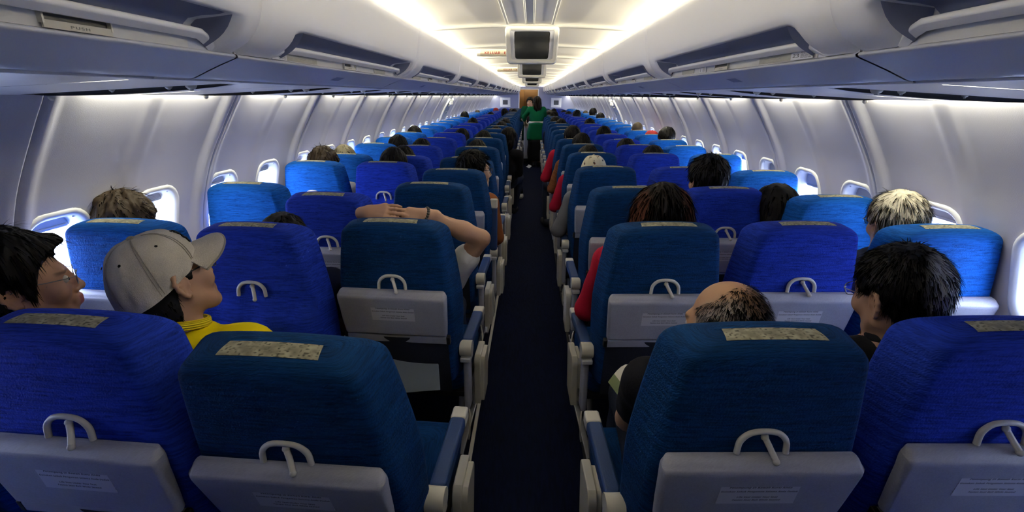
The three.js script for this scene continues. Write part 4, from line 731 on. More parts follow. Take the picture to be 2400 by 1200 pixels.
// the joints of somebody sitting back in a seat; head top at height H
function sitting(H = 1.24, o = {}) {
  const k = H / 1.24, lean = o.lean ?? 0, y = (a) => a * k, z0 = o.z ?? 0;
  const j = { head: { pos: [lean * 1.3, H - 0.125, -0.25 + z0], yaw: 0, pitch: 0, roll: 0, ...(o.head ?? {}) }, neck: [lean * 1.1, y(0.965), -0.25 + z0], chest: [lean * 0.7, y(0.78), -0.285 + z0], pelvis: [0, y(0.57), -0.37], shoulders: [[0.165 + lean, y(0.925), -0.26 + z0], [-0.165 + lean, y(0.925), -0.26 + z0]], elbows: [[0.215 + lean * 0.5, y(0.68), -0.33], [-0.215 + lean * 0.5, y(0.68), -0.33]], wrists: [[0.1, y(0.63), -0.53], [-0.1, y(0.63), -0.53]], hips: [[0.085, y(0.54), -0.4], [-0.085, y(0.54), -0.4]], knees: [[0.1, y(0.53), -0.78], [-0.1, y(0.53), -0.78]], ankles: [[0.1, 0.1, -0.74], [-0.1, 0.1, -0.74]] };
  j.hands = [0, 1].map((i) => ({ w: j.wrists[i], d: [i ? 0.45 : -0.45, -0.15, -0.9], b: [0, 1, -0.1], ts: i ? 1 : -1 }));
  return { ...j, ...(o.over ?? {}) };
}

// ---------- the passengers ----------
const shirts = { white: cloth([0.6, 0.6, 0.6]), dark: cloth([0.012, 0.012, 0.016]), red: cloth([0.42, 0.012, 0.04]), brown: cloth([0.26, 0.085, 0.03]), grey: cloth([0.16, 0.17, 0.2]), navy: cloth([0.015, 0.02, 0.05]), olive: cloth([0.06, 0.06, 0.03]), yellow: cloth([0.85, 0.66, 0.005]), green: cloth([0.004, 0.12, 0.05]), greenDark: cloth([0.003, 0.07, 0.035]) };
M.ribYellow = std([0.85, 0.66, 0.005], 0.85, { bumpMap: tex(64, 8, (i) => 0.5 + 0.5 * Math.sin((i % 64) / 64 * 2 * Math.PI), false, [160, 1]), bumpScale: 0.003 });
const jeans = cloth([0.02, 0.025, 0.045]), blackT = cloth([0.008, 0.008, 0.01]);
const shift = (at0, ps) => ps.map((q) => v.sub(q, at0));
const flecks = (a, b, s) => (p, r = 0.5) => v.mix(a, b, clamp(s(p) + (r - 0.5) * 0.5));

// the cap: crown of six panels, brim, button, eyelets, stitching; in the frame of a head
function capParts(o = {}) {
  const edge = (th) => 0.011 + 0.034 * Math.cos(th) - (o.soft ? 0.01 : 0);           // th = 0 at the front
  const S = (th, t) => {                                   // t 0 at the edge .. 1 at the apex
    const e = edge(th), c = Math.cos(t * Math.PI / 2), s = Math.sin(t * Math.PI / 2), top = o.top ?? 0.134;
    let rx = 0.0905, rz = 0.111; const pw = Math.pow(c, 0.62), seam = Math.abs(((th / (Math.PI / 3)) % 1 + 1) % 1 - 0.5); const sm = 0.5 - seam;;
    const wr = 0.0035 * (vnoise(th * 2.2 + 9, t * 5, 3) - 0.5) * 2 + (1 - t) * 0.006 * (vnoise(th * 5 + 30, t * 6, 8) - 0.5) * 2 * sst(0.6, 1.6, Math.abs(th));
    const q = 1 - 0.018 * Math.exp(-((sm / 0.03) ** 2)) * (1 - t) + wr * 8;
    return [Math.sin(th) * rx * pw * q, e + (top - e) * s * (1 + wr), 0.012 - Math.cos(th) * rz * pw * q];
  };
  const crown = smooth(grid(96, 22, (a, b) => S(-Math.PI + a * 2 * Math.PI, b * 0.995), (a, b) => [a * 0.6, b * 0.18]));
  const band = smooth(grid(96, 3, (a, b) => { const th = -Math.PI + a * 2 * Math.PI, p = S(th, 0.0), k = [1.0, 0.985, 0.97, 0.95][Math.round(b * 3)]; return [p[0] * k, p[1] + 0.018 * b, 0.012 + (p[2] - 0.012) * k]; }, null, null, true));
  const W = R(66), brimP = (a, b, th) => { const t = lerp(-W, W, a), p = S(t, 0.02), reach = 0.088 * Math.pow(Math.max(0, Math.cos(t * 1.3)), 0.55) * b, dx = Math.sin(t * 0.55), dz = -Math.cos(t * 0.55); return [p[0] + dx * reach, p[1] + 0.002 - 0.1 * reach - 5 * p[0] * p[0] * b + 0.006 - th, p[2] + dz * reach]; };
  const top = grid(40, 14, (a, b) => { const p = brimP(a, b, 0), ring = 0.0007 * Math.sin(b * 48); p[1] += ring; return p; }, (a, b) => [a * 0.2, b * 0.08], null, true), bot = grid(40, 14, (a, b) => brimP(a, b, 0.0045), null, null, false), rim = tube(Array.from({ length: 25 }, (_, i) => brimP(i / 24, 1, 0.002)), 0.0028, 60, 6);
  const seams = []; for (let k = 0; k < 6; k++) for (const d of [-0.035, 0.035]) { const th = k * Math.PI / 3 + d, l = []; for (let i = 0; i <= 14; i++) { const p = S(th, lerp(0.02, 0.93, i / 14)); l.push([p[0] * 1.008, p[1] + 0.0004, 0.012 + (p[2] - 0.012) * 1.008]); } seams.push(tube(l, 0.0008, 26, 4)); }
  const eyelets = []; for (let k = 0; k < 6; k++) { const th = (k + 0.5) * Math.PI / 3, p = S(th, 0.55); const e = new THREE.TorusGeometry(0.0028, 0.0009, 6, 12); const q = S(th, 0.58), n = v.norm(v.sub(p, [0, 0.02, 0.012])); e.applyQuaternion(new THREE.Quaternion().setFromUnitVectors(V3(0, 0, 1), V3(...n))); e.translate(...v.add(p, v.mul(n, 0.0006))); eyelets.push(e); const hole = new THREE.CircleGeometry(0.0022, 10); hole.applyQuaternion(new THREE.Quaternion().setFromUnitVectors(V3(0, 0, 1), V3(...n))); hole.translate(...v.add(p, v.mul(n, 0.0008))); eyelets.push(hole); }
  const logo = []; for (let k = 0; k < 3; k++) { const l = []; for (let i = 0; i <= 10; i++) { const p = S(lerp(-0.2, 0.6, i / 10), 0.26 + 0.1 * k + 0.05 * Math.sin(i * 1.7 + k * 2)); l.push([p[0] * 1.012, p[1] + 0.0005, 0.012 + (p[2] - 0.012) * 1.012]); } logo.push(tube(l, 0.003, 30, 5)); }
  return { crown: merge([crown, band]), brim: merge([top, bot, rim]), seams: merge(seams), eyelets: merge(eyelets), logo: merge(logo), button: at(ball(0.0085, 14, 8).scale(1, 0.55, 1), 0, (o.top ?? 0.134) + 0.002, 0.012) };
}
function wearCap(P, mat, dark, o) {
  const c = capParts(o), g = P.onHead('cap', c.crown, mat); part('brim', c.brim, mat, g); part('stitching', c.seams, mat, g); part('eyelets', c.eyelets, dark, g); part('button', c.button, mat, g); if (!o?.plain) part('emblem', c.logo, dark, g);
  return g;
}
const capT = tex(256, 256, (i) => 0.86 + 0.2 * (S2[i] - 0.5) + 0.16 * (S1[i] - 0.5), false, [6, 6]);
M.capKhaki = std([0.6, 0.55, 0.46], 0.9, { map: capT, bumpMap: grit, bumpScale: 0.0006, side: THREE.DoubleSide });

// 1. woman by the window of the first left row, her face turned to the aisle
{
  const s = sitting(1.275, { lean: 0.2, z: -0.03, head: { yaw: -41, pitch: 2, roll: 1, size: 1 } }), at0 = [-1.46, 0, -0.9];
  s.head.pos = v.sub([-1.304, 1.142, -1.139], at0); s.neck = v.sub([-1.335, 0.97, -1.12], at0);
  person('person', 'dark-haired woman in thin glasses, face turned right and lips parted, at the photo\'s left edge', { ...s, at: at0, res: 0.016, headRes: 0.0038, hairRes: 0.005, tone: [0.46, 0.25, 0.16], face: { wide: 0.96, lipstick: 0.75, pout: 1, full: 0.1, brow: 0.55 }, glasses: 'thin', gaze: 0.001,
    hair: { thick: 0.022, amp: 0.007, line: [[-0.1, 0.078], [-0.085, 0.072], [-0.065, 0.064], [-0.045, 0.046], [-0.032, 0.015], [-0.02, -0.04], [-0.006, -0.03], [0.004, 0.006], [0.026, 0.008], [0.036, -0.05], [0.06, -0.12], [0.1, -0.14]], extra: [ell([0, -0.05, 0.05], [0.07, 0.075, 0.055], 0.03), ell([-0.04, 0.062, -0.075], [0.028, 0.03, 0.024], 0.015), ell([0, 0.07, 0.03], [0.082, 0.07, 0.09], 0.02)], strands: 1600, len: 0.04, width: 0.0013, lift: 0.1, fall: 0.12, colours: [BLACK, [0.009, 0.006, 0.005], [0.014, 0.009, 0.007]] }, shirt: shirts.dark, sleeve: 1.6, trousers: jeans });
}
// 2. man in the cap, yellow shirt
{
  const at0 = [-0.95, 0, -0.876], s = sitting(1.27, { lean: 0.06, z: 0.02 });
  s.head = { pos: v.sub([-0.911, 1.158, -1.14], at0), yaw: -14.5, pitch: 12.7, roll: 13 }; s.neck = v.sub([-0.9, 1.0, -1.135], at0); s.shoulders = [v.sub([-0.735, 0.965, -1.15], at0), v.sub([-1.08, 0.95, -1.14], at0)];
  const P = person('person', 'man in a khaki baseball cap and yellow shirt, seen from behind, head tilted', { ...s, at: at0, res: 0.014, headRes: 0.0038, hairRes: 0.005, tone: [0.42, 0.235, 0.145], face: { wide: 1.02 }, glasses: 'dark', hair: { thick: 0.007, amp: 0.002, extra: [ell([0, -0.075, 0.045], [0.062, 0.06, 0.05], 0.03)], below: -0.02, strands: 1500, len: 0.016, lift: 0.15, colours: [BLACK, [0.008, 0.007, 0.007]], line: [[-0.1, 0.08], [-0.06, 0.05], [-0.034, 0.02], [-0.02, -0.015], [-0.004, -0.004], [0.02, 0.012], [0.032, -0.03], [0.05, -0.08], [0.1, -0.1]] }, shirt: shirts.yellow, sleeve: 0.6, collar: M.ribYellow, collarY: 0.05, trousers: jeans });
  wearCap(P, M.capKhaki, M.black);
}
// 3. man with both hands clasped behind his head
{
  const at0 = [-0.497, 0, -1.75], s = sitting(1.16), q = (p) => v.sub(p, at0);
  s.head = { pos: q([-0.5, 1.035, -1.985]), yaw: 5, pitch: 6, roll: 0 }; s.neck = q([-0.5, 0.875, -2.0]); s.chest = q([-0.5, 0.72, -2.04]); s.shoulders = [q([-0.335, 0.842, -2.02]), q([-0.665, 0.842, -2.02])];
  s.elbows = [q([-0.185, 1.045, -1.985]), q([-0.715, 0.965, -2.02])]; s.wrists = [q([-0.387, 1.162, -1.885]), q([-0.628, 1.17, -1.895])];
  s.hands = [{ w: s.wrists[0], d: [-1, 0.0, 0.16], b: [0.1, 0.55, 0.85], ts: -1, curl: [0.12, 0.18, 0.15], spread: 0.16 }, { w: s.wrists[1], d: [1, 0.12, 0.22], b: [-0.15, 0.75, 0.66], ts: 1, curl: [0.08, 0.22, 0.25], spread: 0.2 }];
  const P = person('person', 'man in a white T-shirt, both hands clasped behind his head, elbow out', { ...s, at: at0, res: 0.013, handRes: 0.0032, headRes: 0.006, tone: [0.5, 0.29, 0.19], armW: 0.95, hair: { strands: 300, len: 0.02, base: BLACK }, shirt: shirts.white, sleeve: 0.56, neckY: 0.3, shirtRes: 0.011, trousers: jeans, handSide: 1 });
  const b = []; const w = s.wrists[0], ax = v.norm(v.sub(s.elbows[0], w)), c = v.add(w, v.mul(ax, -0.012)); const u = v.norm(v.cross(ax, [0, 1, 0.2])), t = v.cross(ax, u);
  for (let i = 0; i < 18; i++) { const a = i / 18 * 2 * Math.PI; const p = v.add(c, v.add(v.mul(u, Math.cos(a) * 0.0335), v.mul(t, Math.sin(a) * 0.0295))); b.push(at(ball(i === 3 ? 0.009 : 0.0062, 8, 6), ...p)); }
  part('bracelet', merge(b), std([0.05, 0.05, 0.04], 0.4), P.g);
}
// 4. balding man right of the aisle, first row
{
  const at0 = [0.508, 0, -0.898], s = sitting(1.19, { head: { yaw: 36, pitch: -6 } }); s.elbows = [[0.17, 0.66, -0.42], [-0.17, 0.66, -0.42]]; s.head.pos = v.sub([0.518, 1.066, -1.14], at0);
  const grey = (q) => { const side = sst(0.03, 0.065, Math.abs(q.x)), back = sst(-0.02, 0.05, q.z), low = sst(0.12, 0.075, q.y); const m = clamp(Math.max(side * low * sst(-0.06, -0.02, q.z), back * sst(0.125, 0.085, q.y))) * sst(0.06, 0.12, Math.hypot(q.x, q.y - 0.12, q.z + 0.05)) * sst(-0.085, -0.06, q.y); const c = v.mix([0.03, 0.024, 0.02], [0.4, 0.39, 0.37], clamp(side * 0.8 + 0.35 * (vnoise(q.x * 90, q.y * 90, q.z * 90) - 0.4))); return [...c, m * (0.55 + 0.45 * vnoise(q.x * 160, q.y * 160, q.z * 160))]; };
  person('person', 'balding man with short grey side hair, only his skull showing over the right aisle seat', { ...s, at: at0, res: 0.016, headRes: 0.004, tone: [0.45, 0.25, 0.14], face: { stubble: grey }, hair: { thick: 0.004, amp: 0.002, line: [[-0.1, 0.2], [-0.06, 0.2], [-0.05, 0.05], [-0.03, 0.0], [-0.01, -0.01], [0.02, 0.01], [0.03, -0.02], [0.05, -0.055], [0.1, -0.075]], tint: (p) => v.mix([0.02, 0.016, 0.014], [0.35, 0.34, 0.33], sst(0.035, 0.07, Math.abs(p[0]))), bald: [0, 0.12, -0.05, 0.08], noShell: true, strands: 7000, len: 0.009, width: 0.0009, lift: 0.5, colours: (p, r) => v.mix([0.02, 0.016, 0.014], [0.5, 0.49, 0.47], clamp(sst(0.03, 0.072, Math.abs(p[0])) * 1.1 + (r - 0.75) * 0.9)), }, shirt: shirts.dark, trousers: jeans });
}
// 5. man with silver-flecked black hair and glasses, first right row
{
  const at0 = [1.03, 0, -0.95], s = sitting(1.28, { lean: -0.07, z: 0.0 }); s.head = { pos: v.sub([0.948, 1.149, -1.175], at0), yaw: 7, pitch: -8, roll: 8, size: 1 }; s.neck = v.sub([0.985, 0.98, -1.19], at0);
  const silver = (p, r) => v.mix(BLACK, [0.75, 0.8, 0.9], clamp(sst(0.05, 0.088, p[0] * 0.65 + p[2] * 0.75) * 0.9 + (r > 0.9 ? 0.25 : 0)) * (r > 0.25 ? 1 : 0.1));
  person('person', 'man with thick silver-flecked black hair and wire glasses, left ear showing, dark collar', { ...s, at: at0, res: 0.016, headRes: 0.0038, hairRes: 0.005, tone: [0.4, 0.235, 0.16], face: { full: 0.5, wide: 1.03 }, glasses: 'wire', hair: { thick: 0.017, amp: 0.005, freq: 110, strands: 5200, len: 0.02, width: 0.0008, lift: 0.3, fall: 0.02, colours: silver, tint: (p) => silver(p, 0.5).map((c) => c * 0.5), line: [[-0.1, 0.066], [-0.07, 0.058], [-0.05, 0.03], [-0.036, 0.016], [-0.02, 0.01], [-0.004, 0.016], [0.024, 0.026], [0.04, -0.02], [0.06, -0.06], [0.1, -0.1]] }, shirt: shirts.dark, sleeve: 0.9, collar: shirts.dark, collarY: 0.05, trousers: jeans });
}
// 6. grey-haired passenger by the right window, second row
{
  const at0 = [1.548, 0, -1.789], s = sitting(1.25, { lean: -0.03 }); s.head = { pos: v.sub([1.53, 1.12, -2.03], at0), yaw: -6, pitch: 0, roll: 6, size: 1.04 };
  const gr = (p, r) => v.mix([0.42, 0.38, 0.29], [0.78, 0.72, 0.58], clamp(r * 1.1));
  person('person', 'passenger with straight grey-blond hair, left ear showing, by the right window', { ...s, at: at0, res: 0.02, headRes: 0.0045, hairRes: 0.005, tone: [0.46, 0.27, 0.17], glasses: 'dark', hair: { thick: 0.022, amp: 0.005, strands: 6000, len: 0.04, width: 0.0007, lift: 0.04, fall: 0.08, sweep: [0.03, 0, 0], colours: gr, tint: (p) => gr(p, vnoise(p[0] * 120, p[1] * 30, p[2] * 120)), line: [[-0.1, 0.05], [-0.07, 0.045], [-0.05, 0.02], [-0.034, 0.0], [-0.018, 0.006], [-0.004, 0.014], [0.026, 0.02], [0.04, -0.03], [0.06, -0.06], [0.1, -0.08]] }, shirt: shirts.navy, trousers: jeans });
}
// 7. brown-haired woman in red, second row right of the aisle
{
  const at0 = [0.525, 0, -1.76], s = sitting(1.262, { lean: 0.0 }); s.head = { pos: v.sub([0.565, 1.135, -2.02], at0), yaw: -4, pitch: -3, roll: 2 }; s.elbows[1] = [-0.24, 0.7, -0.3]; s.wrists[1] = [-0.2, 0.62, -0.54]; s.hands[1].w = s.wrists[1];
  const br = (p, r) => v.mix([0.006, 0.004, 0.003], [0.13, 0.035, 0.012], clamp(sst(0.045, 0.09, Math.abs(p[0])) * 0.8 + (r - 0.6) * 0.9));
  person('person', 'woman with reddish-brown hair and red sleeves, head above the second right aisle seat', { ...s, at: at0, res: 0.016, headRes: 0.006, hairRes: 0.006, tone: FAIR, hair: { thick: 0.026, amp: 0.008, long: 0.08, strands: 2600, len: 0.06, width: 0.0014, lift: 0.07, fall: 0.2, colours: br, tint: (p) => br(p, 0.5), extra: [ell([0, -0.04, 0.02], [0.118, 0.085, 0.085], 0.05), ell([0, 0.03, 0.02], [0.094, 0.085, 0.09], 0.03)] }, shirt: shirts.red, sleeve: 1.7, trousers: blackT });
}
// 8. black-haired man, third row right middle seat, 9. dark-scarfed passenger beside him
{
  const at0 = [1.04, 0, -2.555], s = sitting(1.3); s.head = { pos: v.sub([1.012, 1.165, -2.8], at0), yaw: 6, pitch: 0, roll: 0, size: 1.05 };
  person('person', 'man with thick short black hair, head high above the third right middle seat', { ...s, at: at0, res: 0.02, headRes: 0.006, hairRes: 0.006, tone: TAN, hair: { thick: 0.028, amp: 0.007, strands: 1500, len: 0.03, lift: 0.25, colours: [BLACK, [0.01, 0.008, 0.008]] }, shirt: shirts.olive, trousers: jeans });
}
// 10. profile of the man in glasses, fourth left row, his brown sleeve over the armrest
{
  const at0 = [-0.48, 0, -3.102], s = sitting(1.265, { lean: 0.06 }); s.head = { pos: v.sub([-0.363, 1.127, -3.356], at0), yaw: -60, pitch: 0, roll: 0 }; s.neck = [0.075, 0.975, -0.27]; s.shoulders = [[0.21, 0.9, -0.28], [-0.12, 0.92, -0.27]];
  s.elbows[0] = [0.262, 0.655, -0.27]; s.wrists[0] = [0.25, 0.57, -0.5]; s.hands[0] = { w: s.wrists[0], d: [-0.1, -0.3, -0.9], b: [0.4, 0.9, 0], ts: -1 };
  person('person', 'black-haired man in dark glasses, in profile, facing the aisle, fourth left row', { ...s, at: at0, res: 0.016, headRes: 0.0045, hairRes: 0.006, tone: [0.5, 0.3, 0.2], glasses: 'dark', hair: { thick: 0.024, amp: 0.01, strands: 1500, len: 0.035, lift: 0.4, sweep: [0, 0.03, -0.04], colours: [BLACK, [0.012, 0.009, 0.007]] }, shirt: shirts.brown, sleeve: 1.6, trousers: blackT });
}
// 11. passenger under a spotted cap, fourth right row, grey sleeve hanging over the armrest
{
  const at0 = [0.53, 0, -3.308], s = sitting(1.2); s.head = { pos: v.sub([0.475, 1.068, -3.56], at0), yaw: -30, pitch: -8, roll: 6 }; s.shoulders[1] = [-0.2, 0.9, -0.22]; s.elbows[1] = [-0.3, 0.68, -0.2]; s.wrists[1] = [-0.255, 0.61, -0.43]; s.hands[1] = { w: s.wrists[1], d: [0.35, -0.15, -0.9], b: [-0.3, 0.95, 0], ts: 1, curl: [0.3, 0.4, 0.3] };
  const P = person('person', 'passenger in a cream dark-spotted soft cap and grey sleeve, fourth right aisle seat', { ...s, at: at0, res: 0.018, headRes: 0.007, tone: TAN, hair: { base: BLACK, thick: 0.008 }, shirt: shirts.grey, sleeve: 1.75, trousers: jeans });
  const st = canvasTex(256, 128, (x, w, h) => { x.fillStyle = '#cfc8ae'; x.fillRect(0, 0, w, h); let q = 11; for (let i = 0; i < 60; i++) { q = (q * 16807) % 2147483647; const a = q % w, b = (q >> 9) % h; x.fillStyle = ['#3a2a22', '#6b3a33', '#22242c'][i % 3]; x.beginPath(); x.ellipse(a, b, 3 + i % 4, 2 + i % 3, i, 0, 7); x.fill(); } }); st.wrapS = st.wrapT = THREE.RepeatWrapping; st.repeat.set(2, 4);
  wearCap(P, std(0xffffff, 0.9, { map: st, side: THREE.DoubleSide }), M.black, { plain: true, soft: true, top: 0.15 });
}
// the others: a few figures built once, then copied seat by seat
const kinds = {};
{
  const hide = { res: 0.026, headRes: 0.0095, hairRes: 0.0085, handRes: 0.008 };
  const mk = (k, o, h = {}) => { kinds[k] = { o, h }; };
  mk('black', { hair: { thick: 0.02, amp: 0.006, base: BLACK, strands: 350, len: 0.03, lift: 0.2, width: 0.002, colours: [BLACK, [0.012, 0.01, 0.009]] }, shirt: shirts.navy });
  mk('bob', { hair: { thick: 0.024, amp: 0.006, long: 0.05, base: BLACK, strands: 350, len: 0.05, lift: 0.05, fall: 0.2, width: 0.002, colours: [BLACK, [0.014, 0.009, 0.007]] }, shirt: shirts.dark, sleeve: 1.6, tone: FAIR });
  mk('grey', { hair: { thick: 0.016, amp: 0.006, base: [0.17, 0.15, 0.1], strands: 350, len: 0.03, lift: 0.2, width: 0.002, colours: [[0.3, 0.27, 0.2], [0.1, 0.09, 0.06]] }, shirt: shirts.white });
  mk('curly', { hair: { thick: 0.034, amp: 0.016, freq: 60, base: [0.035, 0.024, 0.016], strands: 600, len: 0.03, lift: 0.6, width: 0.0016, colours: [[0.05, 0.035, 0.022], [0.12, 0.09, 0.06], [0.012, 0.009, 0.007]] }, shirt: shirts.white, sleeve: 1.6 });
  mk('bald', { tone: [0.5, 0.28, 0.15], hair: { thick: 0.003, amp: 0.001, base: [0.06, 0.045, 0.03], line: [[-0.1, 0.3], [-0.01, 0.3], [0.0, 0.02], [0.03, 0.01], [0.1, -0.06]] }, shirt: shirts.white });
  mk('cap', { hair: { base: BLACK, thick: 0.01 }, shirt: shirts.red, cap: true });
  mk('red', { hair: { thick: 0.02, base: BLACK, strands: 200, len: 0.03, width: 0.002 }, shirt: shirts.red, sleeve: 1.6, out: true });
  mk('batik', { hair: { thick: 0.02, base: BLACK, strands: 200, len: 0.03, width: 0.002 }, shirt: cloth([0.28, 0.1, 0.04], { map: fabTone }), sleeve: 1.7, out: true });
}
const hairWord = { black: 'black-haired', bob: 'long-haired dark', grey: 'grey-haired', curly: 'curly brown-haired', bald: 'bald', cap: 'red-capped', red: 'red-shirted', batik: 'brown-sleeved' };
const redCap = std([0.4, 0.03, 0.03], 0.9, { side: THREE.DoubleSide });
const cols2 = { a: 'aisle', m: 'middle', w: 'window' };
// [row, x, head top, kind, yaw]
const crowd = [
  [2, -1.655, 1.225, 'curly', 0], [4, -1.53, 1.225, 'curly', 0], [5, -1.54, 1.215, 'grey', 0], [6, -1.36, 1.235, 'black', -10], [8, -1.5, 1.225, 'black', 0], [4, -1.0, 1.235, 'bob', 0], [5, -1.01, 1.215, 'black', 4], [6, -1.05, 1.205, 'black', 0], [8, -0.88, 1.205, 'bob', 0], [6, -0.5, 1.205, 'black', 0], [7, -0.53, 1.225, 'black', 0], [8, -0.33, 1.235, 'bob', -14], [10, -0.46, 1.215, 'black', 0], [11, -0.44, 1.225, 'black', 0], [14, -1.45, 1.27, 'black', 0], [18, -1.49, 1.235, 'bald', 0], [20, -1.08, 1.25, 'cap', 0], [16, -1.0, 1.215, 'black', 0], [18, -0.72, 1.285, 'bob', 0], [20, -0.6, 1.24, 'grey', 0], [19, -0.5, 1.24, 'black', 0], [11, -1.0, 1.235, 'black', 0], [12, -0.47, 1.2, 'black', 0],
  [16, 0.42, 1.24, 'black', 0], [18, 0.52, 1.24, 'grey', 0], [21, 0.72, 1.24, 'black', 0], [15, 0.54, 1.27, 'black', 0], [19, 0.95, 1.215, 'black', 0], [17, 0.98, 1.225, 'black', 0], [15, 1.06, 1.3, 'black', 0], [18, 1.5, 1.24, 'bald', 0], [16, 1.52, 1.33, 'black', 0], [12, 0.46, 1.24, 'black', 0], [11, 0.53, 1.23, 'bob', 0], [11, 1.02, 1.24, 'black', 0], [7, 0.54, 1.29, 'red', 14], [6, 0.53, 1.25, 'batik', 0], [14, 1.5, 1.265, 'black', 0], [9, 1.52, 1.275, 'bald', 0], [7, 1.54, 1.285, 'black', 0], [8, 1.56, 1.2, 'cap', 0], [8, 0.95, 1.245, 'black', 0], [6, 0.98, 1.205, 'black', 0], [5, 0.52, 1.2, 'red', 0], [5, 1.08, 1.205, 'black', 0], [3, 1.36, 1.19, 'bob', 20], [2, -0.99, 1.15, 'black', 0],
];
const where = (row, x) => { const a = Math.abs(x); return (a < 0.76 ? 'aisle' : a < 1.27 ? 'middle' : 'window') + ' seat of the ' + (row <= 12 ? ordw[row - 1] + ' row, ' : ordw[ROWS - row] + ' row from the bulkhead, ') + (x < 0 ? 'left' : 'right') + ' side'; };
for (const [row, x, top, kind, yaw] of crowd) {
  const K = kinds[kind], seat = seats[(x < 0 ? 'L' : 'R') + row + (Math.abs(x) < 0.76 ? 'a' : Math.abs(x) < 1.27 ? 'm' : 'w')], z = seat ? seat.position.z : -(0.894 + 0.767 * (row - 1));
  const label = hairWord[kind] + ' passenger in the ' + where(row, x) + (kind === 'bob' && row === 3 ? ', leaning left' : '');
  let g;
  if (!K.g) {
    const s = sitting(1.24); s.elbows = [[0.19, 0.68, -0.36], [-0.19, 0.68, -0.36]]; const side = x < 0 ? 1 : -1;
    if (K.o.out) { s.elbows[1] = [-0.28, 0.68, -0.28]; s.shoulders[1] = [-0.19, 0.92, -0.25]; }
    const P = person('person', label, { ...s, res: 0.026, headRes: 0.0095, hairRes: 0.0085, handRes: 0.009, eyes: false, trousers: jeans, tone: TAN, ...K.o, at: [0, 0, 0] });
    if (K.o.cap) wearCap(P, redCap, M.black, { plain: true });
    g = K.g = P.g;
  } else { g = K.g.clone(); g.name = numbered('person'); scene.add(g); }
  const sx = seat ? seat.position.x : x, bx = Math.sign(x) * Math.min(Math.abs(sx), 1.49);
  tag(g, label, 'person'); g.position.set(bx, 0, z); g.rotation.set(0, R(yaw), (bx - x) / 1.13); g.scale.set(1, top / 1.24, 1);
}

// ---------- the cabin crew and their trolley in the aisle ----------
function standing(H, o = {}) { const k = H / 1.63, y = (a) => a * k; return { head: { pos: [0, H - 0.125, -0.01], yaw: 0, pitch: 0, roll: 0, size: 0.95 }, neck: [0, y(1.37), 0.01], chest: [0, y(1.2), 0.0], pelvis: [0, y(0.92), 0.0], shoulders: [[0.155, y(1.33), 0], [-0.155, y(1.33), 0]], elbows: [[0.21, y(1.06), -0.06], [-0.21, y(1.06), -0.06]], wrists: [[0.17, y(0.98), -0.26], [-0.17, y(0.98), -0.26]], hips: [[0.075, y(0.88), 0], [-0.075, y(0.88), 0]], knees: [[0.07, y(0.48), -0.01], [-0.07, y(0.48), -0.01]], ankles: [[0.07, 0.1, 0.02], [-0.07, 0.1, 0.02]], ...o }; }
const skirtGeo = (y0, y1, w0, w1, d) => loft(Array.from({ length: 9 }, (_, i) => { const t = i / 8, y = lerp(y0, y1, t), w = lerp(w0, w1, t) + 0.02 * Math.sin(Math.PI * clamp(t * 1.4)) * 1; return rrect(w, lerp(d, 0.155, Math.min(1, t * 2)), 0.1, 6, (a, b) => [a * (1 + 0.01 * Math.sin(b * 60)), y, b]); }), {});
M.belt = std([0.75, 0.75, 0.75], 0.4);
